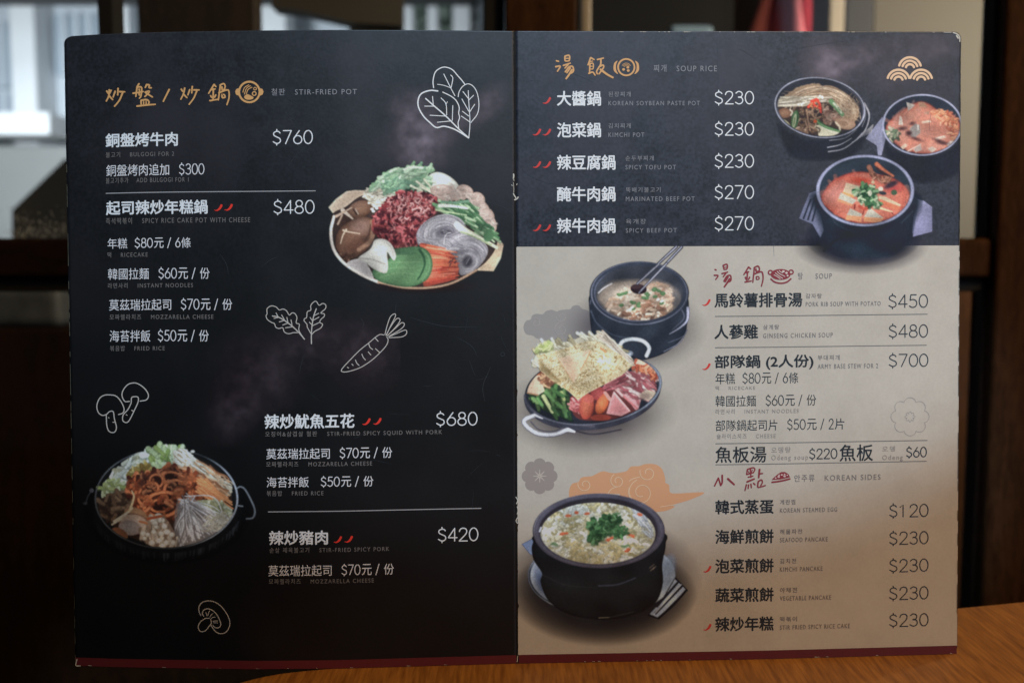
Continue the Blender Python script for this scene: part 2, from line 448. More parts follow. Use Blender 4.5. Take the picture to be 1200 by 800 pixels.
# ------------------------------------------------------------------ materials of the room
def wood(name, dark, light, scale=1.0, rough=0.45, rot=(0, 0, 0), stretch=(1, 1, 1), fine=1.0, spec=.5, w2=.55):
    m, nt, N, L, b = nodes(name)
    tc = N.new('ShaderNodeTexCoord'); mp = N.new('ShaderNodeMapping')
    mp.inputs['Rotation'].default_value = rot; mp.inputs['Scale'].default_value = stretch
    L.new(tc.outputs['Object'], mp.inputs['Vector'])
    n1 = N.new('ShaderNodeTexNoise'); n1.inputs['Scale'].default_value = 6 * scale; n1.inputs['Detail'].default_value = 8
    n1.inputs['Roughness'].default_value = 0.62; n1.inputs['Distortion'].default_value = 0.6
    n2 = N.new('ShaderNodeTexNoise'); n2.inputs['Scale'].default_value = 40 * scale * fine; n2.inputs['Detail'].default_value = 4
    L.new(mp.outputs[0], n1.inputs['Vector']); L.new(mp.outputs[0], n2.inputs['Vector'])
    ad = N.new('ShaderNodeMath'); ad.operation = 'MULTIPLY_ADD'; ad.inputs[1].default_value = w2
    L.new(n2.outputs['Fac'], ad.inputs[0]); 
    ml = N.new('ShaderNodeMath'); ml.operation = 'MULTIPLY'; ml.inputs[1].default_value = 1.05 - w2
    L.new(n1.outputs['Fac'], ml.inputs[0]); L.new(ml.outputs[0], ad.inputs[2])
    r = N.new('ShaderNodeValToRGB'); r.color_ramp.elements[0].position = 0.36; r.color_ramp.elements[1].position = 0.68
    r.color_ramp.elements[0].color = (*dark, 1); r.color_ramp.elements[1].color = (*light, 1)
    L.new(ad.outputs[0], r.inputs[0]); L.new(r.outputs[0], b.inputs['Base Color'])
    b.inputs['Roughness'].default_value = rough; b.inputs['Specular IOR Level'].default_value = spec
    bp = N.new('ShaderNodeBump'); bp.inputs['Strength'].default_value = 0.12; bp.inputs['Distance'].default_value = 0.001
    L.new(ad.outputs[0], bp.inputs['Height']); L.new(bp.outputs[0], b.inputs['Normal'])
    return m

def plain(name, c, rough=0.6, var=0.12, scale=12.0):
    m, nt, N, L, b = nodes(name)
    tc = N.new('ShaderNodeTexCoord'); n = N.new('ShaderNodeTexNoise'); n.inputs['Scale'].default_value = scale; n.inputs['Detail'].default_value = 6
    L.new(tc.outputs['Object'], n.inputs['Vector'])
    mix = N.new('ShaderNodeMix'); mix.data_type = 'RGBA'
    mix.inputs['A'].default_value = (*[x * (1 - var) for x in c], 1); mix.inputs['B'].default_value = (*[min(x * (1 + var), .95) for x in c], 1)
    L.new(n.outputs['Fac'], mix.inputs['Factor']); L.new(mix.outputs['Result'], b.inputs['Base Color'])
    b.inputs['Roughness'].default_value = rough
    return m

def glass(name, refl=0.012, dust=0.0):
    m, nt, N, L, b = nodes(name)
    tr = N.new('ShaderNodeBsdfTransparent'); gl = N.new('ShaderNodeBsdfGlossy'); gl.inputs['Roughness'].default_value = 0.03
    mx = N.new('ShaderNodeMixShader'); mx.inputs[0].default_value = refl
    L.new(tr.outputs[0], mx.inputs[1]); L.new(gl.outputs[0], mx.inputs[2]); L.new(mx.outputs[0], N['Material Output'].inputs['Surface'])
    return m

def box_mesh(name, x0, x1, y0, y1, z0, z1, bevel=0.0):
    import bmesh
    bm = bmesh.new(); bmesh.ops.create_cube(bm, size=1)
    for v in bm.verts:
        v.co = Vector(((x0 + x1) / 2 + v.co.x * (x1 - x0), (y0 + y1) / 2 + v.co.y * (y1 - y0), (z0 + z1) / 2 + v.co.z * (z1 - z0)))
    if bevel: bmesh.ops.bevel(bm, geom=bm.edges[:], offset=bevel, segments=3, profile=.5, affect='EDGES')
    me = bpy.data.meshes.new(name); bm.to_mesh(me); bm.free(); return me

def prism(name, pts, y0, y1):
    """outline in x,z extruded from y0 to y1"""
    import bmesh
    bm = bmesh.new()
    f = bm.faces.new([bm.verts.new((x, y0, z)) for x, z in pts])
    r = bmesh.ops.extrude_face_region(bm, geom=[f])
    for v in r['geom']:
        if isinstance(v, bmesh.types.BMVert): v.co.y = y1
    bmesh.ops.recalc_face_normals(bm, faces=bm.faces[:])
    me = bpy.data.meshes.new(name); bm.to_mesh(me); bm.free(); return me

def at(px, py, Y):
    """x, z on the vertical plane y = Y behind photo pixel px, py"""
    d = Y / (CP - (py - 400) / F * SP)
    p = ray(np.float64(px), np.float64(py), d); return float(p[0]), float(p[2])
def X_(px, Y, py=150): return at(px, py, Y)[0]
def Z_(py, Y): return at(600, py, Y)[1]

def struct(name, me, mat):
    o = obj(name, me, None, mat); o['kind'] = 'structure'; return o
def single(name, me, mat, label, cat, group=None):
    o = obj(name, me, None, mat, label); o['category'] = cat
    if group: o['group'] = group
    return o

# ------------------------------------------------------------------ the room behind the menu
FLOOR = -0.74
struct('floor', box_mesh('floor', -8, 8, -3, 9, FLOOR - .1, FLOOR), plain('floor_tile', (.008, .007, .006)))
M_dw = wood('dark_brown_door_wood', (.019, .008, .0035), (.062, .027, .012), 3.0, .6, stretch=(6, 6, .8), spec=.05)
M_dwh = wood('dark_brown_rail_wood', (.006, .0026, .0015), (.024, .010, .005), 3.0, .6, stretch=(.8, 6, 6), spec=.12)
M_seam = plain('shade_dark_brown', (.0025, .0018, .0015), .9)  # near-black colour holds the shade beside the frame and behind the panes
M_trim = plain('cream_paint', (.34, .30, .24))
M_gl = glass('window_glass')

Y0 = .86
part_ = thing('glazed_partition', 'dark brown wooden glazed partition standing behind the menu', 'partition', loc=(0, Y0, FLOOR))
def pchild(name, me, mat, label=None):
    o = obj(name, me, part_, mat, label); o.location = (0, -Y0, -FLOOR); return o
xa, xb = X_(592, Y0, 20), X_(676, Y0, 20)
pchild('post', box_mesh('post', xa, xb, Y0, Y0 + .04, FLOOR, 1.3, .003), M_dw)
xr = X_(1172, Y0, 150)
pchild('post', box_mesh('post', xr, xr + .2, Y0 - .004, Y0 + .04, FLOOR, 1.3, .004), M_dw)
pchild('post', box_mesh('post', -1.25, -1.12, Y0, Y0 + .04, FLOOR, 1.3, .004), M_dw)
zt, zb = Z_(279, Y0), Z_(326, Y0)
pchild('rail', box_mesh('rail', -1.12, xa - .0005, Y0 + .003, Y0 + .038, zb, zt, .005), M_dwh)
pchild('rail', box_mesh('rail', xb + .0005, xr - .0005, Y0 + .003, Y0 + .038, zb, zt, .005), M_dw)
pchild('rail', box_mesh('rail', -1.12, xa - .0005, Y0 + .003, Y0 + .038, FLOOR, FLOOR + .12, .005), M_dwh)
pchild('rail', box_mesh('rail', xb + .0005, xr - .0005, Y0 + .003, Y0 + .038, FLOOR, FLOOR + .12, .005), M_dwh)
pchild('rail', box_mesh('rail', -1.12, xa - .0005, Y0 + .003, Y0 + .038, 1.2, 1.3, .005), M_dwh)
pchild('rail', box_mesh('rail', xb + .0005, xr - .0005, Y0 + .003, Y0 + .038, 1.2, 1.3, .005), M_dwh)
# glazing beads round the panes
for (a, b_) in ((X_(566, Y0, 20), xa - .001), (xb + .001, X_(681, Y0, 20)), (X_(1164, Y0 + .034, 150), xr - .001), (-1.119, -1.10)):
    pchild('glazing_bead', box_mesh('glazing_bead', a, b_, Y0 + .012, Y0 + .034, zt + .0005, 1.199, .002), M_seam)
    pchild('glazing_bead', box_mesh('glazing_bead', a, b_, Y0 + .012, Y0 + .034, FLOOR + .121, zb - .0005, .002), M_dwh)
for (a, b_) in ((X_(566, Y0, 20) - .001, -1.099), (X_(681, Y0, 20) + .001, X_(1164, Y0 + .034, 150) - .001)):
    lo, hi = min(a, b_), max(a, b_)
    pchild('glazing_bead', box_mesh('glazing_bead', lo, hi, Y0 + .012, Y0 + .034, zb - .012, zb - .0005, .002), M_seam)
for (a, b_) in ((-1.099, X_(565, Y0, 20)), (X_(681.5, Y0, 20), X_(1164, Y0 + .034, 150) + .004)):
    pchild('glass_pane', box_mesh('glass_pane', a, b_, Y0 + .018, Y0 + .022, zt - .003, 1.203), M_gl)
    pchild('glass_pane', box_mesh('glass_pane', a, b_, Y0 + .018, Y0 + .022, FLOOR + .117, zb + .003), M_gl)
pchild('mullion', box_mesh('mullion', X_(117, Y0 + .03, 20), X_(136, Y0 + .03, 20), Y0 + .024, Y0 + .05, zt + .001, 1.199, .002), M_seam)

V, Fc = [], []; r_ = random.Random(9)
for i in range(420):
    px = r_.uniform(-30, 78); py = 281 - abs(r_.gauss(0, 15)); 
    if px < 15 and r_.random() < .6: continue
    x, z = at(px, py, Y0 + .0165); q = r_.uniform(.0003, .0009); k = len(V); a = r_.uniform(0, 1.5)
    V += [(x + q * math.cos(a + t * math.pi / 2), Y0 + .0165, z + q * math.sin(a + t * math.pi / 2)) for t in range(4)]; Fc.append((k, k + 1, k + 2, k + 3))
pchild('frost_flecks', mesh_np('frost_flecks', V, Fc), plain('white_fleck', (.5, .55, .58)), 'white flecks of old frost film along the foot of the left pane')['kind'] = 'stuff'
# street side seen through the left panes
M_fac = plain('pale_render', (.62, .66, .70), scale=3)
M_white = plain('white_render', (.85, .86, .87), scale=3)
M_win = plain('pale_blue_window', (.42, .48, .54), .2, scale=3)  # pale blue of the windows themselves
Yf = 5.0
fac = thing('street_building', 'pale grey building with tall white piers seen blurred through the left glass pane', 'building', loc=(-2.2, Yf, FLOOR))
def fchild(name, me, mat, parent=None):
    o = obj(name, me, parent or fac, mat)
    if parent is None: o.location = (2.2, -Yf, -FLOOR)
    return o
wall = fchild('wall', box_mesh('wall', -6.5, .6, Yf, Yf + .4, FLOOR, 3.6), M_fac)
for i, px in enumerate((-180, -95, 55, 160, 335, 480)):
    fchild('pier', box_mesh('pier', X_(px - 14, Yf), X_(px + 14, Yf), Yf - .22, Yf - .002, FLOOR, 3.6, .01), M_white)
for (a, b_, c, d) in ((-85, 40, 30, 105), (72, 145, 20, 90), (-85, 40, 112, 140), (-170, -110, 30, 130), (176, 320, 0, 80), (350, 400, 60, 100), (420, 466, 0, 60)):
    fr = fchild('window', box_mesh('window', X_(a, Yf), X_(b_, Yf), Yf - .05, Yf - .003, Z_(d, Yf), Z_(c, Yf), .005), M_win)
    for k in range(1, 5):
        x = X_(a + (b_ - a) * k / 5, Yf)
        o = obj('glazing_bar', box_mesh('glazing_bar', x - .012, x + .012, Yf - .075, Yf - .052, Z_(d, Yf), Z_(c, Yf)), fr, M_fac)
fchild('balcony_slab', box_mesh('balcony_slab', -6.4, X_(112, Yf), Yf - .5, Yf - .225, Z_(172, Yf), Z_(148, Yf), .01), M_white)
fchild('plinth', box_mesh('plinth', -6.4, .55, Yf - .3, Yf - .226, FLOOR, Z_(178, Yf), .01), plain('grey_plinth', (.26, .26, .25), scale=3))
single('awning', box_mesh('awning', -4.4, X_(560, 3.4), 3.0, 3.5, Z_(8, 3.5), Z_(-70, 3.2), .01), plain('dark_canvas', (.004, .0045, .006)),
       'dark awning hanging over the street at the top of the left glass pane', 'awning')
xz = [at(*p, 2.0) for p in ((14, 246), (76, 186), (420, 186), (420, 420), (14, 420))]
single('bench_back', prism('bench_back', xz, 2.0, 2.06), plain('grey_brown_board', (.085, .08, .07), scale=3, var=.05),
       'grey brown slanted board below the bright street, left of the menu', 'board')
M_br = wood('brown_board', (.012, .008, .004), (.05, .028, .012), 2, .6, stretch=(4, 4, .6))
single('wooden_screen', box_mesh('wooden_screen', X_(160, 1.5, 20), X_(300, 1.5, 20), 1.5, 1.54, FLOOR + .3, 1.6, .004), M_br,
       'dark brown wooden screen behind the glass, above the left half of the menu', 'screen')
xz = [at(*p, 1.7) for p in ((318, -80), (318, 9), (350, 13), (412, 27), (470, 30), (470, -80))]
single('shop_awning', prism('shop_awning', xz, 1.7, 1.75), plain('dull_brown_canvas', (.05, .045, .036), scale=8),
       'dull brown slanted awning edge above the bright gap behind the glass', 'awning')
xz = [at(*p, 1.9) for p in ((409, 20), (470, 20), (470, 420), (409, 420))]
single('wall_panel', prism('wall_panel', xz, 1.9, 1.94), plain('grey_olive_paint', (.07, .065, .05), scale=8),
       'olive grey wall panel between the bright gap and the white posts', 'panel')
M_fol = plain('grey_green_leaves', (.16, .20, .16), scale=14, var=.5)
r_ = random.Random(3)
def shrub(name, px0, px1, py0, py1, Y, label):
    V, Fc = [], []
    for i in range(900):
        x, z = at(r_.uniform(px0, px1), r_.uniform(py0, py1), Y); y = Y + r_.uniform(0, .2)
        s = r_.uniform(.02, .05); a = r_.uniform(0, 6.28); t = r_.uniform(-.8, .8)
        u = Vector((math.cos(a), math.sin(a) * .6, math.sin(a))).normalized() * s; w = Vector((-math.sin(a), t, math.cos(a))).normalized() * s * .5
        c = Vector((x, y, z)); k = len(V); V += [c - u, c + w, c + u, c - w]; Fc.append((k, k + 1, k + 2, k + 3))
    single(name, mesh_np(name, V, Fc), M_fol, label, 'plant')
shrub('hedge_plant', 470, 552, -30, 260, 4.5, 'grey green bush between the white posts behind the glass')
for px, lab in ((478, 'leftmost of three white posts behind the glass, by the olive panel'),
                (507, 'middle one of three white posts standing before the green bush'),
                (541, 'rightmost and widest of three white posts, next to the brown centre post')):
    w = 6 if px != 541 else 10
    single('white_post', box_mesh('white_post', X_(px - w, 4.2, 20), X_(px + w, 4.2, 20), 4.2, 4.28, FLOOR, Z_(7, 4.2), .004), M_white, lab, 'post', 'white posts on the street')

# the room behind the right panes
Yb = 2.0
struct('back_wall', box_mesh('back_wall', X_(690, Yb), 3.0, Yb, Yb + .1, FLOOR, 2.0), plain('tan_wall_paint', (.30, .25, .16)))
single('dark_backing', box_mesh('dark_backing', X_(640, 1.7), X_(858, 1.7), 1.7, 1.95, FLOOR, 1.5, .006), M_seam,  # black box put in for the dark behind the right pane
       'black cupboard for the dark back room between centre post and red cloth', 'backing')
single('blue_reflection', box_mesh('blue_reflection', X_(786, 1.55, 30), X_(836, 1.55, 30), 1.55, 1.68, Z_(110, 1.55), Z_(29, 1.55), .006), plain('pale_blue_reflection', (.22, .32, .40)),  # bluish reflection in the glass, made as a pale box
       'pale blue box imitating a reflection over the menu top in front of the black cupboard', 'box')
single('door_jamb', box_mesh('door_jamb', X_(972, 1.6, 20), X_(990, 1.6, 20), 1.6, 1.7, FLOOR, 1.6, .004), M_trim,
       'narrow cream door jamb just right of the red cloth', 'jamb')
single('dark_door', box_mesh('dark_door', X_(991, 1.62, 20), X_(1024, 1.62, 20), 1.62, 1.7, FLOOR, 1.6, .003), plain('blue_black_paint', (.004, .0045, .006)),
       'blue black door edge between the cream jamb and the khaki board', 'door')
single('khaki_board', box_mesh('khaki_board', X_(1019, 1.72, 150), X_(1200, 1.72, 150), 1.72, 1.74, Z_(330, 1.72), 1.7, .004), plain('khaki_paint', (.064, .053, .031), scale=5, var=.06),
       'flat khaki board behind the glass at the right of the menu', 'board')
single('cream_strip', box_mesh('cream_strip', X_(681, 1.05, 20), X_(693, 1.05, 20), 1.05, 1.07, FLOOR, 1.4, .003), M_trim,
       'thin cream strip along the right side of the brown centre post', 'strip')
single('dark_filler', box_mesh('dark_filler', X_(1040, 1.5, 400), X_(1260, 1.5, 400), 1.5, 1.7, FLOOR, Z_(322, 1.5), .006), M_dw,  # dark box added to hide the lit wall in the lower pane
       'dark brown chest added to darken the lower right pane, beside the beige page', 'filler')
# red cloth hanging on the back wall
V, Fc = [], []; nx, ny = 44, 30
for j in range(ny + 1):
    py = -70 + 400 * j / ny
    half = 26 + 38 * min(1, max(0, (py + 40) / 90)) + 14 * max(0, (py - 40) / 280); c = 938 + 3 * math.sin(py / 60)
    for i in range(nx + 1):
        u = i / nx * 2 - 1; x, z = at(c + half * u, py, 1.8)
        V.append((x, 1.8 + .022 * math.sin(u * 9 + .6 * math.sin(j * .35)) + .03 * u * u, z))
for j in range(ny):
    for i in range(nx):
        k = j * (nx + 1) + i; Fc.append((k, k + 1, k + nx + 2, k + nx + 1))
me = mesh_np('hanging_cloth', V, Fc); me.polygons.foreach_set('use_smooth', [True] * len(Fc))
o = single('hanging_cloth', me, plain('red_cloth', (.82, .27, .33), .8), 'crumpled red cloth hanging behind the glass above the right page', 'cloth')
sd = o.modifiers.new('thickness', 'SOLIDIFY'); sd.thickness = .004
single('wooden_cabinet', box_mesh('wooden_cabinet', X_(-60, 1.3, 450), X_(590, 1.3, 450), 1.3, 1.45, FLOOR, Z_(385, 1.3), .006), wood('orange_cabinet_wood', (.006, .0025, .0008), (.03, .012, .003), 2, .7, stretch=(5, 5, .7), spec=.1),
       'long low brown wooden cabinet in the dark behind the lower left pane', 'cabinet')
single('pale_block', box_mesh('pale_block', X_(-40, 1.3, 360), X_(62, 1.3, 360), 1.32, 1.5, Z_(384.5, 1.3), Z_(338, 1.3), .012), plain('grey_white_patch', (.07, .08, .09), scale=30, var=.7),  # pale block for the whitish patch under the left rail
       'grey white bag lying on the cabinet just under the left rail', 'block')

# ------------------------------------------------------------------ the table
pa, pb = ray(360., 783., CZ / (SP + 383 / F * CP)), ray(1200., 703., CZ / (SP + 303 / F * CP))
ed = np.array([pb[0] - pa[0], pb[1] - pa[1]]); ed /= np.hypot(*ed); pe = np.array([ed[1], -ed[0]])
corner = pa[:2] - ed * 0.060; rad = 0.055
def tp(u, v): return corner + ed * u + pe * v
outl = []
for k in range(13):
    a = math.pi / 2 * k / 12; outl.append(tp(rad - rad * math.sin(a), rad - rad * math.cos(a)))   # rounded back-left corner
outl += [tp(0, .8), tp(1.3, .8), tp(1.3, 0)]
import bmesh
bm = bmesh.new()
f = bm.faces.new([bm.verts.new((p[0], p[1], 0)) for p in outl])
if f.normal.z < 0: f.normal_flip()
r = bmesh.ops.extrude_face_region(bm, geom=[f])
for v in r['geom']:
    if isinstance(v, bmesh.types.BMVert): v.co.z = -.028
bmesh.ops.recalc_face_normals(bm, faces=bm.faces[:])
es = [e for e in bm.edges if all(abs(v.co.z) < 1e-6 for v in e.verts)]
bmesh.ops.bevel(bm, geom=es, offset=.003, segments=3, profile=.5, affect='EDGES')
me = bpy.data.meshes.new('tabletop'); bm.to_mesh(me); bm.free()
ang = math.atan2(ed[1], ed[0])
M_tab = wood('oak_table_wood', (.16, .054, .009), (.38, .155, .030), 2.2, .5, rot=(0, 0, -ang + math.radians(8)), stretch=(10, .8, 1), fine=.62, spec=.4, w2=.62)
tab = thing('wooden_table', 'orange brown wooden table with rounded corner carrying the menu', 'table', loc=(corner[0] + .3, corner[1] - .3, FLOOR))
o = obj('tabletop', me, tab, M_tab); o.location = (-corner[0] - .3, -corner[1] + .3, -FLOOR)
for (u, v) in ((.12, .12), (1.2, .12), (.12, .7), (1.2, .7)):
    p = tp(u, v); o = obj('leg', box_mesh('leg', p[0] - .025, p[0] + .025, p[1] - .025, p[1] + .025, FLOOR, -.0285, .004), tab, M_dw)
    o.location = (-corner[0] - .3, -corner[1] + .3, -FLOOR)

# ------------------------------------------------------------------ the menu: two pages
MENU = thing('menu_card', 'large open two-page menu with black and beige printed pages standing on the table', 'menu')
def black_page(name, lo, hi, mauve, fade=None):
    m, nt, N, L, b = nodes(name)
    tc = N.new('ShaderNodeTexCoord')
    n1 = N.new('ShaderNodeTexNoise'); n1.inputs['Scale'].default_value = 130; n1.inputs['Detail'].default_value = 10; n1.inputs['Roughness'].default_value = .7
    n2 = N.new('ShaderNodeTexNoise'); n2.inputs['Scale'].default_value = 700; n2.inputs['Detail'].default_value = 3
    for n in (n1, n2): L.new(tc.outputs['Object'], n.inputs['Vector'])
    mu = N.new('ShaderNodeMath'); mu.operation = 'MULTIPLY'; L.new(n1.outputs['Fac'], mu.inputs[0]); L.new(n2.outputs['Fac'], mu.inputs[1])
    r = N.new('ShaderNodeValToRGB'); r.color_ramp.elements[0].position = .14; r.color_ramp.elements[1].position = .36
    r.color_ramp.elements[0].color = (*lo, 1); r.color_ramp.elements[1].color = (*hi, 1)
    L.new(mu.outputs[0], r.inputs[0])
    n3 = N.new('ShaderNodeTexNoise'); n3.inputs['Scale'].default_value = 22; n3.inputs['Detail'].default_value = 6; L.new(tc.outputs['Object'], n3.inputs['Vector'])
    r3 = N.new('ShaderNodeMapRange'); r3.inputs['From Min'].default_value = .48; r3.inputs['From Max'].default_value = .72; r3.inputs['To Max'].default_value = .8
    L.new(n3.outputs['Fac'], r3.inputs['Value'])
    mm = N.new('ShaderNodeMix'); mm.data_type = 'RGBA'; mm.inputs['B'].default_value = (*mauve, 1)
    L.new(r3.outputs[0], mm.inputs['Factor']); L.new(r.outputs[0], mm.inputs['A']); L.new(mm.outputs['Result'], b.inputs['Base Color'])
    if fade:      # light falling off down the page, put into the colour: charcoal head, black foot
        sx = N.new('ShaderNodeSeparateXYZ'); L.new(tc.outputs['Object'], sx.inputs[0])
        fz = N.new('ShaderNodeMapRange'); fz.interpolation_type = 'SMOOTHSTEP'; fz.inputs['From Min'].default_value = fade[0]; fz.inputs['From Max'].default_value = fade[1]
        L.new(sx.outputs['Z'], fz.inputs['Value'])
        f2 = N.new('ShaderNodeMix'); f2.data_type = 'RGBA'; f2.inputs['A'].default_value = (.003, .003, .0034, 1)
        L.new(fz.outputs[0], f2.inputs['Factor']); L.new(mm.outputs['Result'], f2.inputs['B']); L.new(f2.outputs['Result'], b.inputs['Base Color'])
    r2 = N.new('ShaderNodeMapRange'); r2.inputs['To Min'].default_value = .34; r2.inputs['To Max'].default_value = .56
    L.new(n3.outputs['Fac'], r2.inputs['Value']); L.new(r2.outputs[0], b.inputs['Roughness'])
    bp = N.new('ShaderNodeBump'); bp.inputs['Strength'].default_value = .05; bp.inputs['Distance'].default_value = .0004
    L.new(n2.outputs['Fac'], bp.inputs['Height']); L.new(bp.outputs[0], b.inputs['Normal'])
    return m
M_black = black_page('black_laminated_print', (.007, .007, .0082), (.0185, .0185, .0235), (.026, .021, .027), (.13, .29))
M_slate = black_page('slate_laminated_print', (.009, .011, .016), (.035, .040, .057), (.036, .033, .047))
def beige_page():
    m, nt, N, L, b = nodes('beige_laminated_print')
    tc = N.new('ShaderNodeTexCoord')
    n1 = N.new('ShaderNodeTexNoise'); n1.inputs['Scale'].default_value = 34; n1.inputs['Detail'].default_value = 9; n1.inputs['Roughness'].default_value = .66
    n2 = N.new('ShaderNodeTexNoise'); n2.inputs['Scale'].default_value = 900; n2.inputs['Detail'].default_value = 2
    for n in (n1, n2): L.new(tc.outputs['Object'], n.inputs['Vector'])
    ad = N.new('ShaderNodeMath'); ad.operation = 'MULTIPLY_ADD'; ad.inputs[1].default_value = .35
    L.new(n2.outputs['Fac'], ad.inputs[0]); L.new(n1.outputs['Fac'], ad.inputs[2])
    r = N.new('ShaderNodeValToRGB'); r.color_ramp.elements[0].position = .35; r.color_ramp.elements[1].position = .95
    r.color_ramp.elements[0].color = (.50, .447, .37, 1); r.color_ramp.elements[1].color = (.645, .585, .495, 1)
    L.new(ad.outputs[0], r.inputs[0]); L.new(r.outputs[0], b.inputs['Base Color'])
    b.inputs['Roughness'].default_value = .46
    return m
M_beige = beige_page()
M_edge = plain('worn_card_edge', (.42, .38, .29), .8, .3, 600)
M_maroon = ink('maroon_border_ink', (76, 22, 26), gain=(.55, .5, .5))

def sheet(name, fx0, fx1, v_of, rows, lift, nx, mat, parent, thick=0.0, round_tl=0, round_tr=0, jitter=0.0, label=None):
    """grid sheet on the menu surface: fx0/fx1 give the side edges as functions of y, v_of(v, x) the photo y"""
    jr = np.random.RandomState(5)
    ys0 = np.linspace(0, 1, rows); ys0 = np.unique(np.r_[ys0, np.linspace(0, .016, 12), 1 - np.linspace(0, .016, 12)])
    s = np.linspace(0, 1, nx); G = []
    for v in ys0:
        yy = v_of(v, fx0(400)); H = 740 * min(v, 1 - v)
        ins = lambda R: R - math.sqrt(max(R * R - (R - H) ** 2, 0)) if R and H < R else 0
        xl = fx0(yy) + ins(round_tl) + jr.randn() * jitter; xr_ = fx1(yy) - ins(round_tr) + jr.randn() * jitter
        x = xl + (xr_ - xl) * s
        G.append(np.stack([x, v_of(v, x)], 1))
    G = np.array(G); R, C = G.shape[:2]; flat = G.reshape(-1, 2); ix = np.arange(R * C).reshape(R, C)
    V = W(flat[:, 0], flat[:, 1], lift)
    q = np.stack([ix[:-1, :-1], ix[1:, :-1], ix[1:, 1:], ix[:-1, 1:]], -1).reshape(-1, 4)
    nfront = len(q)
    if thick:
        V = np.vstack([V, W(flat[:, 0], flat[:, 1], lift - thick)])
        o_ = R * C; loop = np.r_[ix[0, :], ix[1:, -1], ix[-1, -2::-1], ix[-2:0:-1, 0]]
        nx_ = np.roll(loop, -1)
        q = np.vstack([q, q[:, ::-1] + o_, np.stack([loop, nx_, nx_ + o_, loop + o_], 1)])
    me = mesh_np(name, V, q)
    me.polygons.foreach_set('use_smooth', [True] * nfront + [False] * (len(q) - nfront))
    o = obj(name, me, parent, mat, label)
    if thick:
        me.materials.append(M_edge)
        mi = np.zeros(len(q), np.int32); mi[2 * nfront:] = 1; me.polygons.foreach_set('material_index', mi)
    return o
full = lambda v, x: yv(x, v)
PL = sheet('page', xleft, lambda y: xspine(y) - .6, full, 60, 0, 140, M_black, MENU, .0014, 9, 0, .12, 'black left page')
PR = sheet('page', lambda y: xspine(y) + .6, xright, full, 60, 0, 140, M_slate, MENU, .0014, 0, 9, .12, 'right page, black above and beige below')
sheet('beige_panel', lambda y: xspine(y) + .9, lambda y: xright(y) - .15, lambda v, x: 289.2 - (x - 604) * .003 + v * (yv(x, .9862) - 289.2 + (x - 604) * .003), 40, 4e-5, 140, M_beige, PR)
sheet('border_strip', lambda y: xleft(y) + .6, lambda y: xspine(y) - 1.2, lambda v, x: yv(x, .9865) + v * (yv(x, .9995) - yv(x, .9865)), 4, 5e-5, 140, M_maroon, PL)
sheet('border_strip', lambda y: xspine(y) + 1.4, lambda y: xright(y) - .5, lambda v, x: yv(x, .9863) + v * (yv(x, .9995) - yv(x, .9863)), 4, 7e-5, 140, M_maroon, PR)

# spine crease with worn spots, scuffed edges
M_crease = plain('black_crease', (.002, .002, .002), .9)
r = Ribbons(); j = np.random.RandomState(2)
ys = np.arange(37.5, 776, 4.0)
def wob(w0, off): 
    return [(xspine(y) + off + j.randn() * .35, y) for y in ys]
r.stroke(wob(2.4, -.1), 1.5, smooth=False, lift=9e-5)
r.stroke(wob(1.6, .5)[:64], 1.3, smooth=False, lift=9.6e-5)
r.build('spine_crease', M_crease, MENU)
M_chip = plain('white_torn_paper', (.62, .58, .50), .9, .25, 900)
for pts, w in (([(601.8, 204), (602, 206), (601.6, 209.5)], 1.5), ([(601.6, 209), (602.4, 212)], .7), ([(599.6, 216.5), (600.4, 218)], .7), ([(606, 215), (605.4, 217)], .6), ([(601.6, 214), (602.2, 221), (602, 226)], .5), ([(601.6, 227), (603, 229.5), (604.6, 232)], 1.3),
               ([(607.2, 231), (605.8, 233), (603, 234.2)], 1.5), ([(604.6, 582), (606.6, 586), (605.2, 590)], .9), ([(606, 593), (607, 598), (606, 602)], .7), ([(606.4, 606), (604.8, 610), (606.6, 613)], .9),
               ([(606.6, 768), (606, 775)], .8), ([(1117, 38.4), (1122, 40.4), (1124.6, 44), (1124.8, 49)], 1.2), ([(1121, 42), (1123, 45)], 1.8), ([(1106, 38), (1112, 38.2)], .6), ([(90.2, 772), (88.9, 779), (94, 779.6)], 1.2)):
    r = Ribbons(); r.stroke(pts, w, lift=1.5e-4); r.build('torn_paper_spot', M_chip, MENU)
r = Ribbons()
for k in range(24):
    x = j.uniform(100, 1115)
    if abs(x - 604) > 8: r.stroke([(x, yv(x, .9985)), (x + j.uniform(.8, 4), yv(x, .9988))], j.uniform(.2, .5), lift=1.5e-4)
for k in range(22):
    x = j.uniform(640, 1115); r.stroke([(x, yv(x, .0012)), (x + j.uniform(.8, 5), yv(x, .0012))], j.uniform(.3, .6), lift=1.5e-4)
r.build('edge_flecks', M_chip, MENU)['kind'] = 'stuff'
M_scuff = plain('yellowed_card_edge', (.10, .09, .06), .9, .4, 400)
r = Ribbons()
for k in range(60):
    y = j.uniform(150, 778); r.stroke([(xleft(y) + .45, y), (xleft(y + 9) + .45, y + j.uniform(4, 14))], j.uniform(.3, .6), lift=1.3e-4)
for k in range(60):
    y = j.uniform(60, 760); r.stroke([(xright(y) - .5, y), (xright(y + 9) - .5, y + j.uniform(4, 16))], j.uniform(.3, .6), lift=1.3e-4)
r.build('scuffed_edge', M_scuff, MENU)['kind'] = 'stuff'
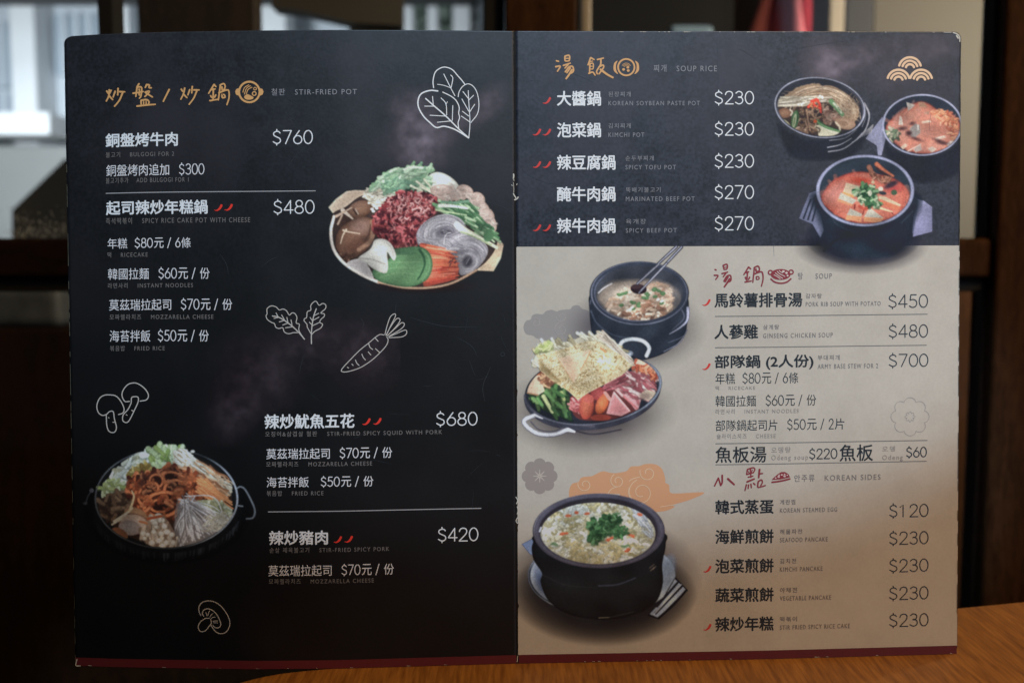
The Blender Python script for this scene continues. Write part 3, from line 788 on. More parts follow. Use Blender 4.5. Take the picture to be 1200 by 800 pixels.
# fine scratches in the lamination
M_scr = plain('pale_scratch', (.035, .042, .05), .5)
r = Ribbons()
for pts in ([(671, 86), (684, 91), (696, 97)], [(904, 200), (905, 240), (907, 300)], [(921, 190), (924, 240), (922, 285)], [(605, 188), (618, 204), (640, 214), (655, 216)], [(575, 430), (566, 452), (568, 470)],
            [(480, 372), (520, 382), (560, 383)], [(566, 235), (590, 243), (602, 251)], [(258, 298), (265, 309), (268, 322)], [(306, 313), (318, 304), (326, 301)], [(840, 46), (842, 90), (839, 160)], [(555, 575), (553, 595)],
            [(535, 395), (552, 405), (560, 418)], [(700, 126), (730, 112), (748, 104)], [(920, 60), (950, 54), (990, 48)], [(548, 372), (545, 388)], [(640, 245), (690, 262), (700, 270)]):
    r.stroke(pts, .45, taper=True, lift=8e-5, cap=False)
for k in range(70):
    x = j.uniform(320, 1100); y = j.uniform(50, 330) if x > 610 else j.uniform(60, 560); a = j.uniform(0, 6.28); l = j.uniform(4, 26)
    if x > 610 and y > 280: continue
    r.stroke([(x, y), (x + l * .5 * math.cos(a) + j.randn(), y + l * .5 * math.sin(a) + j.randn()), (x + l * math.cos(a), y + l * math.sin(a))], j.uniform(.18, .38), taper=True, lift=8e-5, cap=False)
r.ring(589, 415, 2.2, .5, lift=8e-5)
r.build('scratches', M_scr, MENU)['kind'] = 'stuff'

# ------------------------------------------------------------------ inks
G_UP = (.72, .75, .79); G_LEFT = (.57, .62, .67); G_LOW = (.50, .42, .33)
BOLD = .36
I_white = ink('white_ink', (232, 232, 236), G_UP)
I_soft = ink('soft_white_ink', (205, 205, 210), G_UP)
I_grey = ink('grey_caption_ink', (124, 124, 130), G_UP)
I_dim = ink('dim_caption_ink', (96, 94, 94), G_LEFT)
I_dark = ink('dark_ink', (30, 36, 42), G_UP)
I_dark2 = ink('dark_price_ink', (42, 47, 54), G_UP)
I_tan = ink('tan_caption_ink', (118, 112, 110), G_UP)
I_tanp = ink('pale_tan_caption_ink', (142, 134, 128), G_UP)
I_gold = ink('gold_ink', (192, 146, 94), G_UP)
I_gold2 = ink('pale_gold_ink', (205, 172, 140), G_UP)
I_red = ink('maroon_ink', (124, 46, 54), G_UP)
I_chili = ink('chili_red_ink', (190, 58, 52), G_UP)
I_chili2 = ink('chili_red_ink', (186, 48, 38), G_LEFT)
I_line = ink('grey_rule_ink', (150, 150, 154), G_UP)
I_lined = ink('dark_rule_ink', (104, 102, 100), G_UP)
I_chalk = ink('chalk_ink', (214, 212, 214), G_UP)
I_chalk2 = ink('dim_chalk_ink', (176, 172, 168), G_UP)
I_navy = ink('page_black_ink', (40, 43, 54), G_UP)

def entry(s, x0, x1, y0, y1, mat, bold=0.0, cap=(), pr=None, chilis=(), label=None, capmat=None, prmat=None, name='dish_name', cm=None):
    o = text(name, s, x0, x1, y0, y1, mat, MENU, bold, label)
    for c in cap: text('translation', c[0], c[1], c[2], c[3], c[4], capmat or I_grey, o, .05, track=1.28)
    if pr: price(pr[0], pr[1], pr[2], pr[3], pr[4], prmat or I_white, o)
    for (x, y) in chilis: chili(x, y, cm or I_chili, o)
    return o
import re
def extra(s, x0, x1, y0, y1, mat, bold, cap, capmat, **kw):
    """an add-on line: dish in regular weight, thin geometric price, unit"""
    a, sp_, pr, tail = re.match(r'^(\S+)(\s+)(\$\d+)(.*)$', s).groups()
    g1 = .24 + .2 * len(sp_); tok = [('t', a, len(a)), ('g', '', g1), ('d', pr, .62 * len(pr))]
    m = re.match(r'^(元) / (\d?)(\S)$', tail)
    if m: tok += [('g', '', .05), ('t', '元', 1), ('g', '', .35), ('/', '/', .3), ('g', '', .42)] + ([('d', m.group(2), .58)] if m.group(2) else []) + [('t', m.group(3), 1)]
    em = (x1 - x0) / sum(t[2] for t in tok); x = x0; root = None; v0 = top(x0); h0 = bot(x0) - v0
    yy = lambda xx, y: float(yv(xx, (y - v0) / h0))
    rest = []
    for k, t, w in tok:
        X1 = x + w * em; dy = yy(x, y1) - y1
        if k == 't':
            o = text('dish_name' if root is None else 'unit', t, x + .04 * em, X1 - .04 * em, y0 + dy, y1 + dy, mat, MENU if root is None else root, bold)
            root = root or o
        elif k == 'd': price(t, x + .05 * em, X1 - .08 * em, y0 + dy + .6, y1 + dy - .9, mat, root, w=1.0)
        elif k == '/':
            r = Ribbons(); r.stroke([(x + w * em, y0 + dy + .2), (x, y1 + dy)], .95); r.build('slash', mat, root)
        x = X1
    for c in cap: text('translation', c[0], c[1], c[2], c[3], c[4], capmat, root, .05, track=1.28)
    return root
def rule(x0, x1, y, mat, w=1.0):
    r = Ribbons(); X = np.linspace(x0, x1, 40); v = vy(x0, y)
    r.stroke(np.stack([X, yv(X, v)], 1), w, smooth=False, cap=False); r.build('divider_line', mat, MENU)

# left page
entry('銅盤烤牛肉', 124, 208, 157, 172.8, I_white, BOLD, [('불고기    BULGOGI FOR 2', 124, 204, 178.6, 185)], ('$760', 319.4, 366, 153.4, 168.8), capmat=I_dim)
extra('銅盤烤肉追加   $300', 124, 240, 193.4, 207, I_soft, 0, [('불고기추가    ADD BULGOGI FOR 1', 124, 221, 208.6, 215.4)], capmat=I_dim)
rule(124, 370, 226.7, I_line)
entry('起司辣炒年糕鍋', 124.5, 243, 236, 252, I_white, BOLD, [('즉석떡볶이    SPICY RICE CAKE POT WITH CHEESE', 124, 293, 255.6, 263)], ('$480', 320.4, 368, 235.2, 250.4), [(251, 238), (263, 237.6)], capmat=I_dim, cm=I_chili2)
extra('年糕  $80元 / 6條', 125.6, 224, 279.4, 291.6, I_soft, 0, [('떡    RICECAKE', 126, 173, 295.6, 302)], capmat=I_dim)
extra('韓國拉麵   $60元 / 份', 126, 246, 314.6, 327.8, I_soft, 0, [('라면사리    INSTANT NOODLES', 126.5, 226, 331.8, 338)], capmat=I_dim)
extra('莫茲瑞拉起司   $70元 / 份', 127.4, 272.5, 350.8, 364, I_soft, 0, [('모짜렐라치즈    MOZZARELLA CHEESE', 128.5, 250, 368.4, 374.8)], capmat=I_dim)
extra('海苔拌飯  $50元 / 份', 128, 245, 387, 400.6, I_soft, 0, [('볶음밥    FRIED RICE', 129, 193, 405, 411.2)], capmat=I_dim)
entry('辣炒魷魚五花', 310.4, 415, 485.6, 502, I_white, BOLD, [('오징어&삼겹살 철판    STIR-FRIED SPICY SQUID WITH PORK', 310.8, 518, 505.4, 512)], ('$680', 511, 559, 483.4, 498.4), [(424.5, 488.4), (437.3, 488)], capmat=I_dim, cm=I_chili2)
extra('莫茲瑞拉起司   $70元 / 份', 311.6, 460, 525.4, 538, I_soft, 0, [('모짜렐라치즈    MOZZARELLA CHEESE', 312, 436, 540.8, 547)], capmat=I_dim)
extra('海苔拌飯    $50元 / 份', 312, 438, 558.8, 571, I_soft, 0, [('볶음밥    FRIED RICE', 312.5, 379, 574.8, 581)], capmat=I_dim)
rule(314, 564, 599.4, I_line)
entry('辣炒豬肉', 315.6, 384, 622, 638, I_white, BOLD, [('순살 제육불고기    STIR-FRIED SPICY PORK', 315.8, 456, 641.4, 647.6)], ('$420', 513, 560, 619, 634), [(391, 626.4), (403.8, 626)], capmat=I_dim, cm=I_chili2)
extra('莫茲瑞拉起司   $70元 / 份', 314, 462, 662, 675, I_soft, 0, [('모짜렐라치즈    MOZZARELLA CHEESE', 315, 438, 678, 684.2)], capmat=I_dim)

# right page, black part
for (s, x1, y, k, kx1, e, ex1, ex0, p, ch) in (
    ('大醬鍋', 704, 107, '된장찌개', 739, 'KOREAN SOYBEAN PASTE POT', 820, 713, '$230', (636,)),
    ('泡菜鍋', 704, 144, '김치찌개', 739, 'KIMCHI POT', 755, 713, '$230', (624.4, 636)),
    ('辣豆腐鍋', 721, 182, '순두부찌개', 766, 'SPICY TOFU POT', 792, 733, '$230', (624.4, 636)),
    ('醃牛肉鍋', 721, 219, '뚝배기불고기', 774, 'MARINATED BEEF POT', 814, 733.4, '$270', ()),
    ('辣牛肉鍋', 721, 256, '육개장', 757, 'SPICY BEEF POT', 793, 733.4, '$270', (624.4, 636))):
    q = y - 107
    entry(s, 653, x1, y, y + 17, I_white, BOLD, [(k, ex0, kx1, y + .6, y + 6.6), (e, ex0, ex1, y + 11.6, y + 16.8)], (p, 837.4, 883, 107.4 + q * .986, 122 + q * .99), [(c, y + 5.6) for c in ch])
# right page, beige part
R1, R2 = I_dark, I_tan
entry('馬鈴薯排骨湯', 837.6, 940, 343.6, 360, R1, BOLD, [('감자탕', 944.4, 963, 344, 349.6), ('PORK RIB SOUP WITH POTATO', 944.4, 1032, 353.8, 359)], ('$450', 1041, 1087, 345.6, 360.4), [(823, 349)], capmat=R2, prmat=I_dark2)
rule(838, 1087, 370.6, I_lined, .9)
entry('人蔘雞', 837.6, 888, 380.8, 397, R1, BOLD, [('삼계탕', 894.4, 913, 380.4, 386), ('GINSENG CHICKEN SOUP', 894.4, 976, 390.6, 396)], ('$480', 1041.4, 1087, 380.8, 395.4), capmat=R2, prmat=I_dark2)
rule(838, 1086, 407.2, I_lined, .9)
entry('部隊鍋 (2人份)', 838, 953, 416.4, 433.4, R1, BOLD, [('부대찌개', 958.4, 984, 416, 421.8), ('ARMY BASE STEW FOR 2', 958.4, 1029, 426.6, 432)], ('$700', 1041.4, 1087.4, 415.2, 429.6), [(823, 424)], capmat=R2, prmat=I_dark2)
extra('年糕  $80元 / 6條', 838, 936, 437, 450, R1, 0, [('떡    RICECAKE', 838.6, 885, 452, 457)], capmat=I_tanp)
extra('韓國拉麵   $60元 / 份', 838, 957, 463.4, 476.4, R1, 0, [('라면사리    INSTANT NOODLES', 838.6, 936, 479.2, 485)], capmat=I_tanp)
extra('部隊鍋起司片   $50元 / 2片', 838.2, 990, 492, 505, R1, 0, [('슬라이스치즈    CHEESE', 840, 909, 508, 514)], capmat=I_tanp)
rule(838.6, 1087, 519.6, I_lined, .9)
entry('魚板湯', 838.6, 898, 523.4, 542, R1, .2, [('오뎅탕', 904, 926.6, 523.6, 530.4), ('Odeng soup', 904, 947, 533, 540.6)], ('$220', 948.4, 980.8, 526, 537.4), capmat=I_tanp, prmat=I_dark2)
entry('魚板', 984, 1023, 521, 540.2, R1, .2, [('오뎅', 1034, 1049, 522.6, 528.8), ('Odeng', 1034, 1058, 533, 540.4)], ('$60', 1062, 1085.6, 524, 535.4), capmat=I_tanp, prmat=I_dark2)
rule(838.6, 1086, 544.2, I_lined, .9)
for (s, y, k, kx1, e, ex1, p, py, ch) in (
    ('韓式蒸蛋', 586, '계란찜', 932, 'KOREAN STEAMED EGG', 981, '$120', 590.4, ()),
    ('海鮮煎餅', 620.6, '해물파전', 940, 'SEAFOOD PANCAKE', 970, '$230', 622.4, ()),
    ('泡菜煎餅', 655, '김치전', 933, 'KIMCHI PANCAKE', 964, '$230', 654.6, (824,)),
    ('蔬菜煎餅', 689, '야채전', 934, 'VEGETABLE PANCAKE', 974, '$230', 687, ()),
    ('辣炒年糕', 723, '떡볶이', 934, 'STIR FRIED SPICY RICE CAKE', 996, '$230', 718.6, (824,))):
    v = (y - 586) * .0
    entry(s, 838.6, 906.4, y, y + 16.2, R1, BOLD, [(k, 914.2, kx1, y - .8 - v, y + 5 - v), (e, 914.2, ex1, y + 9.2, y + 14.4)], (p, 1042, 1087.6, py + .8, py + 15.2), [(c, y + 6) for c in ch], capmat=R2, prmat=I_dark2)

# ------------------------------------------------------------------ brushed headings and their emblems
def brush(name, strokes, t, mat, parent, w):
    r = Ribbons()
    for s_ in strokes:
        ww = s_[0] if isinstance(s_[0], (int, float)) else w
        p = s_[1:] if isinstance(s_[0], (int, float)) else s_
        r.stroke(t(p), ww, ww * .82, smooth=len(p) > 2)
    return r.build(name, mat, parent)
t1, t2 = tf(115, 85, 12), tf(205, 85, 10.909)
h1 = Ribbons()
for s_ in ([(120, 262), (150, 305)], [(182, 252), (160, 300)], [(156, 245), (150, 330), (115, 405)], [(150, 325), (205, 385)], [(240, 265), (210, 350)], [(280, 225), (275, 320)], [(300, 272), (375, 274)], [(345, 285), (300, 390), (230, 478)],
           [(575, 160), (545, 205)], [(548, 205), (530, 340)], [(550, 207), (610, 215), (602, 330), (580, 365)], [(490, 295), (635, 270)], [(575, 235), (582, 262)], [(575, 290), (580, 322)],
           [(680, 175), (662, 215)], [(680, 172), (720, 180), (715, 214), (750, 218)], [(660, 280), (718, 265), (700, 300), (655, 342)], [(670, 288), (765, 348)],
           [(603, 395), (605, 450)], [(603, 394), (680, 384), (715, 412), (708, 450)], [(640, 405), (640, 445)], [(674, 402), (676, 445)], [(545, 475), (700, 458), (805, 450)], [(1000, 240), (915, 410)]):
    h1.stroke(t1(s_), 2.1 if len(s_) > 1 and s_[0] not in ((640, 405), (674, 402)) else 1.1, 1.75)
for s_ in ([(80, 215), (100, 245)], [(125, 200), (110, 270), (75, 345)], [(110, 280), (155, 325)], [(190, 220), (165, 290)], [(222, 180), (215, 265)], [(240, 225), (310, 225)], [(280, 235), (240, 330), (180, 410)],
           [(500, 155), (430, 270)], [(500, 155), (525, 185)], [(470, 222), (515, 212)], [(492, 210), (487, 345)], [(455, 298), (472, 322)], [(522, 288), (505, 322)], [(445, 362), (548, 345)],
           [(580, 170), (555, 355)], [(575, 165), (622, 145), (642, 178), (628, 225)], [(600, 185), (606, 224), (640, 214)], [(560, 262), (660, 226), (690, 245), (690, 330), (664, 415)], [(602, 282), (606, 322), (640, 318), (632, 288), (604, 282)]):
    h1.stroke(t2(s_), 2.0, 1.7)
H1 = h1.build('section_heading', I_gold, MENU)
text('translation', '철판   STIR-FRIED POT', 318, 418, 104, 112, I_grey, H1, .05, track=1.25)
r = Ribbons(); r.ring(292.2, 108, 12.0, 2.3)
for sg in (-1, 1):
    r.poly(np.array([(292.2 + sg * 12.6, 103.6), (292.2 + sg * 15.4, 104.6), (292.2 + sg * 16.6, 107.6), (292.2 + sg * 15.6, 111), (292.2 + sg * 12.6, 112.4)]), False)
for s_ in ([(868, 255), (890, 195), (945, 160)], [(888, 280), (915, 205), (965, 172)], [(912, 275), (935, 220), (985, 190)]): r.stroke(t2(s_), 1.0)
r.ring(298.9, 104.2, 1.6, .9); r.ring(297.9, 109.9, 2.2, 1.2)
r.poly(t2([(885, 312), (920, 280), (960, 292), (1005, 320), (980, 346), (910, 346)])); r.build('pot_emblem', I_gold, H1)

t3 = tf(645, 55, 10.909)
H2 = brush('section_heading', ([(76, 180), (108, 188)], [(66, 256), (125, 250), (90, 315)], [(185, 125), (190, 180), (240, 180)], [(185, 122), (235, 110), (247, 140), (240, 180)], [1.5, (190, 150), (240, 148)], [(165, 240), (255, 210)], [(226, 228), (185, 275)],
    [(190, 322), (240, 258), (285, 255), (295, 310), (265, 340)], [(255, 270), (210, 335)], [2.5, (275, 295), (240, 355), (200, 410)],
    [(515, 140), (480, 235)], [(515, 140), (560, 165)], [1.5, (500, 190), (540, 185)], [(505, 210), (500, 340)], [1.6, (510, 215), (545, 215), (545, 280), (505, 285)], [1.3, (505, 250), (540, 250)], [(490, 342), (540, 325), (572, 365)],
    [(600, 165), (680, 145)], [(645, 160), (640, 230), (592, 310), (600, 350)], [(620, 260), (670, 235), (678, 268), (620, 350)], [2.7, (640, 290), (720, 350), (800, 395)]), t3, I_gold, MENU, 2.0)
text('translation', '찌개   SOUP RICE', 766, 840, 76, 84.6, I_grey, H2, .05, track=1.25)
r = Ribbons(); cx, cy = 645 + 970 / 10.909, 55 + 262 / 10.909
r.ring(cx, cy, 9.6, 2.0)
for sg in (-1, 1): r.poly(np.array([(cx + sg * q[0], cy + q[1]) for q in ((10.2, -7.6), (14.2, -4.6), (15.0, 2.4), (13, 6), (9.6, 8), (11.8, 3), (12, -3))]))
for k in range(3): r.ring(cx, cy + .6, 2.4 + 1.5 * k, .6, a0=205, a1=335)
for q in ((935, 290), (990, 264), (995, 305)): p = t3(q); r.disc(p[0], p[1], 1.7, 1.5)
r.build('pot_emblem', I_gold, H2)

t4 = tf(830, 300, 10.909)
H3 = brush('section_heading', ([(86, 172), (104, 180)], [(76, 246), (125, 250), (95, 300)], [(190, 120), (202, 172)], [(190, 120), (235, 105), (246, 135), (235, 166), (204, 172)], [1.3, (205, 146), (240, 140)], [(175, 225), (250, 204)], [(226, 220), (190, 266)],
    [(200, 322), (240, 256), (285, 250), (290, 310), (260, 332)], [(255, 265), (215, 332)], [2.4, (275, 290), (240, 345), (205, 395)],
    [(515, 140), (455, 238)], [(515, 140), (545, 165)], [(480, 212), (520, 200)], [(502, 200), (495, 322)], [(475, 270), (485, 300)], [(530, 270), (515, 300)], [(470, 332), (552, 318)],
    [(590, 155), (570, 335)], [(585, 150), (635, 128), (656, 165), (645, 200)], [(610, 165), (616, 196), (646, 190)], [(580, 232), (670, 200), (696, 225), (700, 300), (680, 385)], [1.5, (616, 262), (618, 296), (650, 293), (644, 264), (617, 262)]), t4, I_red, MENU, 1.9)
text('translation', '탕     SOUP', 935.4, 975, 319.4, 327.4, I_tan, H3, .05, track=1.25)
r = Ribbons(); a = np.linspace(0, 2 * np.pi, 30, endpoint=False)
r.poly(t4(np.stack([925 + 128 * np.cos(a), 235 + 70 * np.sin(a)], 1)), False)
for x, y in ((795, 210), (1060, 205)): p = t4((x, y)); r.ring(p[0], p[1], 2.4, 1.6)
r.stroke(t4([(800, 292), (850, 332), (930, 348), (1005, 332), (1058, 290)]), 1.9); r.build('bowl_emblem', I_red, H3)
r = Ribbons()
for s_ in ([(840, 240), (880, 262), (920, 292)], [(856, 215), (900, 250), (950, 285)], [(880, 195), (910, 225), (960, 250), (980, 262)], [(905, 185), (930, 205), (950, 215)]): r.stroke(t4(s_), .8, lift=1.9e-4)
for q, z in (((960, 196), 1.6), ((1000, 216), 1.5), ((1014, 250), 1.2)): p = t4(q); r.disc(p[0], p[1], z, z * .8, lift=1.9e-4)
r.build('bowl_emblem_detail', ink('beige_ink', (196, 186, 180), G_UP), H3)

t5 = tf(830, 540, 10.909)
H4 = brush('section_heading', ([2.2, (178, 180), (178, 270), (160, 312)], [2.0, (160, 312), (145, 262), (130, 215)], [2.0, (130, 215), (80, 318)], [2.6, (250, 225), (332, 300)],
    [(500, 110), (490, 168)], [(500, 106), (570, 84), (596, 105), (580, 142)], [(490, 170), (582, 145)], [(540, 100), (546, 208)], [1.2, (510, 130), (525, 150)], [1.2, (565, 112), (555, 138)], [1.6, (510, 205), (575, 190)], [2.2, (495, 265), (590, 226)],
    [(488, 300), (470, 376)], [(516, 302), (510, 350)], [(545, 292), (552, 340)], [(578, 282), (600, 302)], [2.4, (656, 105), (645, 212)], [(660, 162), (696, 156)], [(640, 258), (634, 330), (680, 326), (732, 310)], [(640, 258), (680, 240), (692, 272), (672, 312)]), t5, I_red, MENU, 1.8)
text('translation', '안주류   KOREAN SIDES', 931, 1032, 556, 564.2, I_tan, H4, .05, track=1.25)
r = Ribbons(); r.poly(t5([(810, 240), (840, 208), (890, 165), (930, 140), (980, 138), (1025, 165), (1046, 205), (930, 232)]), False)
r.stroke(t5([(814, 270), (930, 254), (1045, 226)]), 2.0); r.build('cake_emblem', I_red, H4)
r = Ribbons()
for q, z in (((862, 216), 1.0), ((900, 200), 1.5), ((905, 178), 1.0), ((940, 175), 1.2), ((975, 168), 1.0), ((975, 192), 1.5), ((1010, 180), .9)): p = t5(q); r.disc(p[0], p[1], z, z * .8, lift=1.9e-4)
r.build('cake_emblem_detail', ink('pale_beige_ink', (190, 170, 168), G_UP), H4)

# ------------------------------------------------------------------ chalk drawings
def drawing(name, t, lines, mat, w, label):
    r = Ribbons()
    for l in lines:
        k = w
        if isinstance(l[0], (int, float)): k = l[0] * w; l = l[1:]
        r.stroke(t(l), k)
    return r.build(name, mat, MENU, label)
drawing('leaf_drawing', tf(480, 70, 8), (
    [1.25, (225, 265), (220, 200), (240, 120), (290, 80), (340, 72), (400, 95), (450, 150), (490, 195), (520, 235)], [(320, 135), (385, 265), (425, 340)], [.8, (260, 232), (320, 242), (385, 265)], [(385, 145), (405, 175), (390, 262)],
    [(455, 350), (465, 300), (500, 250), (550, 228), (600, 255), (635, 320), (650, 420), (635, 510), (575, 590)], [(550, 290), (555, 400), (566, 590), (555, 735)], [(500, 300), (555, 370)], [(600, 335), (555, 380)], [(490, 370), (555, 485)], [(610, 420), (560, 495)], [(495, 485), (555, 530)], [(485, 530), (565, 585)],
    [1.7, (265, 295), (190, 290), (110, 320), (80, 380), (85, 450), (130, 530), (190, 590), (250, 637), (320, 625), (400, 645), (470, 680), (555, 735)], [1.2, (310, 305), (390, 345), (440, 390), (465, 450), (460, 500), (468, 545), (455, 590), (460, 640)],
    [1.6, (150, 365), (230, 435), (340, 530), (460, 650), (555, 735)], [(215, 345), (222, 430)], [(140, 437), (225, 437)], [(295, 360), (340, 415), (348, 520)], [.8, (355, 395), (340, 420)], [(190, 522), (335, 530)], [(405, 430), (400, 570)], [(260, 588), (395, 575)]), I_chalk, .92, 'white line drawing of three round leaves')
drawing('leaf_drawing', tf(300, 345, 12.31), (
    [(695, 640), (620, 520), (625, 430), (580, 410), (590, 330), (560, 275), (520, 265), (480, 295), (440, 235), (390, 210), (335, 222), (290, 180), (220, 165), (160, 205), (160, 275), (145, 310), (165, 360), (220, 400), (265, 420), (285, 470), (330, 490), (385, 480), (410, 540), (470, 565), (540, 550), (600, 550)],
    [1.3, (235, 310), (320, 325), (420, 380), (520, 455), (620, 550), (700, 645)], [(290, 265), (320, 325)], [(260, 345), (320, 330)], [(370, 295), (410, 365)], [(335, 395), (400, 375)], [(445, 330), (460, 400)], [(385, 440), (465, 410)], [(505, 365), (520, 440)], [(425, 480), (525, 465)],
    [(790, 560), (740, 470), (735, 430), (695, 380), (700, 350), (730, 330), (740, 250), (790, 225), (790, 160), (830, 110), (870, 100), (910, 155), (960, 130), (1005, 150), (1000, 205), (935, 265), (985, 280), (980, 320), (940, 355), (920, 400), (960, 430), (930, 485), (850, 530), (800, 580)],
    [1.3, (870, 205), (825, 340), (800, 540), (800, 710)], [(905, 270), (830, 310)], [(910, 325), (820, 375)], [(910, 405), (815, 450)], [(780, 330), (815, 380)], [(770, 400), (810, 440)]), I_chalk2, .95, 'white line drawing of two lobed leaves')
drawing('carrot_drawing', tf(390, 360, 9.41), (
    [(565, 305), (520, 300), (470, 330), (400, 390), (300, 470), (200, 570), (100, 680), (110, 710), (180, 705), (300, 665), (420, 590), (520, 500), (590, 420), (610, 360), (595, 325)],
    [(575, 300), (600, 200), (635, 105), (680, 72), (690, 100), (640, 200), (590, 310)], [(585, 310), (640, 210), (705, 125), (742, 140), (700, 210), (600, 315)], [(600, 315), (690, 230), (760, 170), (790, 190), (750, 240), (620, 320)], [(615, 325), (700, 290), (800, 250), (812, 290), (760, 325), (620, 335)],
    [(470, 340), (500, 375)], [(395, 400), (410, 440), (440, 465)], [(470, 455), (520, 500)], [(390, 490), (420, 525)], [(320, 515), (335, 550), (360, 580)], [(250, 580), (265, 615), (290, 640)], [(210, 625), (225, 640)], [(160, 660), (175, 668)]), I_chalk2, .95, 'white line drawing of a carrot')
drawing('mushroom_drawing', tf(105, 440, 10.66), (
    [(210, 485), (160, 495), (110, 460), (90, 380), (120, 290), (180, 245), (260, 240), (330, 255), (390, 320), (430, 410), (415, 465), (360, 485)], [(215, 480), (250, 448), (295, 450), (310, 540), (335, 640), (320, 695), (285, 710), (240, 690), (215, 620), (208, 490)],
    [(500, 320), (440, 320), (405, 250), (420, 180), (480, 110), (560, 90), (630, 115), (700, 175), (735, 245), (710, 300), (630, 318)], [(520, 330), (525, 275), (560, 262), (605, 270), (605, 330), (560, 430), (500, 550), (460, 585), (415, 560), (420, 490), (480, 420), (520, 340)],
    [.8, (290, 580), (320, 582)], [.8, (525, 430), (545, 442)], [.7, (235, 520), (245, 530)], [.7, (455, 485), (470, 495)]), I_chalk2, 1.15, 'white line drawing of a pair of mushrooms')
drawing('mushroom_drawing', tf(222, 695, 14.55), (
    [(195, 375), (165, 310), (165, 220), (220, 150), (310, 125), (420, 140), (520, 200), (600, 290), (660, 390), (690, 500), (660, 610), (600, 670), (510, 680), (430, 630), (360, 530)], [(245, 390), (220, 340), (245, 280), (310, 258), (390, 285), (460, 350), (510, 440), (535, 530), (500, 580), (440, 580), (400, 540)],
    [(340, 420), (270, 425), (190, 480), (150, 560), (170, 630), (220, 650), (280, 625), (340, 550), (375, 500), (360, 440)], [.8, (280, 320), (290, 350), (300, 380)], [.8, (345, 295), (325, 330), (315, 375)], [.8, (400, 340), (370, 365), (350, 400)], [.8, (445, 400), (400, 405), (370, 430)], [.8, (480, 465), (400, 470)], [.8, (480, 500), (410, 495)]), I_chalk2, .95, 'white line drawing of one mushroom with gills')
r = Ribbons(); t6 = tf(1025, 55, 15)
for (x, y) in ((620, 382), (418, 600), (816, 600)):
    p = t6((x, y))
    for rad_, e in ((195, 14), (135, 16), (74, 14)): r.ring(p[0], p[1], rad_ / 15, 2.75, a0=180 + e, a1=360 - e, lift=1.2e-4)
r.build('wave_emblem', I_gold2, MENU, 'pale gold emblem of three stacked wave fans')

# pale flowers and clouds printed on the beige paper
def petals(cx, cy, R, n=8, d=.10, ph=0): 
    a = np.linspace(0, 2 * np.pi, 97)[:-1]; rr = R * (1 - d + d * np.abs(np.cos(n / 2 * (a + ph))) ** .7 * 1.0)
    return np.stack([cx + rr * np.cos(a), cy + rr * np.sin(a)], 1)
r = Ribbons(); r.stroke(petals(1066.6, 488, 22.4, d=.2), .75, smooth=False, closed=True)
r.stroke(petals(1066.6, 488, 6, d=.45), .55, smooth=False, closed=True)
r.build('flower_print', ink('faint_grey_ink', (150, 145, 142), G_UP), MENU, 'faint grey outline of a round flower')
r = Ribbons(); r.poly(petals(632.4, 557.6, 21, d=.16), False, lift=6e-5)
o = r.build('flower_print', ink('mauve_grey_ink', (133, 124, 121), (.63, .64, .68)), MENU, 'solid grey flower silhouette')
r = Ribbons()
for k in range(8):
    a = k * math.pi / 4; r.stroke([(632.4 + 1.0 * math.cos(a), 557.6 + 1.0 * math.sin(a)), (632.4 + 7.6 * math.cos(a), 557.6 + 7.6 * math.sin(a))], 1.8, .9, lift=1.3e-4)
r.build('flower_centre', ink('beige_ink', (164, 153, 146), (.63, .64, .68)), o)
t7 = tf(605, 525, 5.217)
r = Ribbons(); r.poly(t7([(330, 310), (325, 250), (345, 215), (380, 205), (400, 178), (460, 170), (485, 158), (530, 140), (580, 150), (620, 150), (675, 138), (700, 112), (752, 108), (790, 96), (850, 98), (890, 125), (910, 180), (912, 210), (935, 225), (942, 270), (1000, 275), (1150, 270), (1060, 315), (960, 345), (968, 358), (920, 380), (850, 390), (700, 402), (500, 402), (400, 380)]), lift=6e-5)
o = r.build('cloud_print', ink('orange_cloud_ink', (184, 138, 106), (.64, .65, .69)), MENU, 'orange cloud with pale curls')
r = Ribbons()
def spiral(cx, cy, R, a0, turns, sg=1, n=26):
    t = np.linspace(0, 1, n); a = math.radians(a0) + sg * t * turns * 2 * math.pi; rr = R * (1 - .72 * t)
    return np.stack([cx + rr * np.cos(a), cy + rr * np.sin(a)], 1)
for q in ((420, 222, 44, 190, 1.15, -1), (620, 200, 46, 240, 1.3, -1), (806, 150, 52, 200, 1.1, -1), (765, 270, 82, 250, 1.5, -1)): r.stroke(t7(spiral(*q)), .7, smooth=False, lift=1.3e-4)
for l in ([(555, 285), (580, 250), (615, 235)], [(690, 200), (715, 185), (755, 175)], [(880, 358), (930, 350), (975, 343)], [(690, 240), (686, 275), (700, 310)]): r.stroke(t7(l), .7, lift=1.3e-4)
r.build('cloud_curl', ink('pale_peach_ink', (206, 176, 150), (.64, .65, .69)), o)
t8 = tf(605, 355, 12.63)
r = Ribbons(); r.poly(t8([(110, 330), (150, 262), (215, 242), (235, 185), (300, 160), (390, 165), (440, 120), (520, 100), (600, 125), (640, 108), (740, 95), (800, 88), (840, 42), (920, 35), (975, 85), (1090, 150), (1090, 450), (850, 540), (600, 620), (420, 600), (370, 545), (300, 520), (240, 480), (150, 460), (112, 390)]), lift=6e-5)
o = r.build('cloud_print', ink('grey_cloud_ink', (144, 141, 140), G_UP), MENU, 'pale grey cloud with faint curls')
r = Ribbons()
for q in ((290, 290, 75, 240, 1.1, 1), (670, 205, 80, 180, 1.1, -1), (665, 390, 110, 270, 1.2, -1)): r.stroke(t8(spiral(*q)), .6, smooth=False, lift=1.3e-4)
r.build('cloud_curl', ink('pale_grey_ink', (163, 157, 154), G_UP), o)

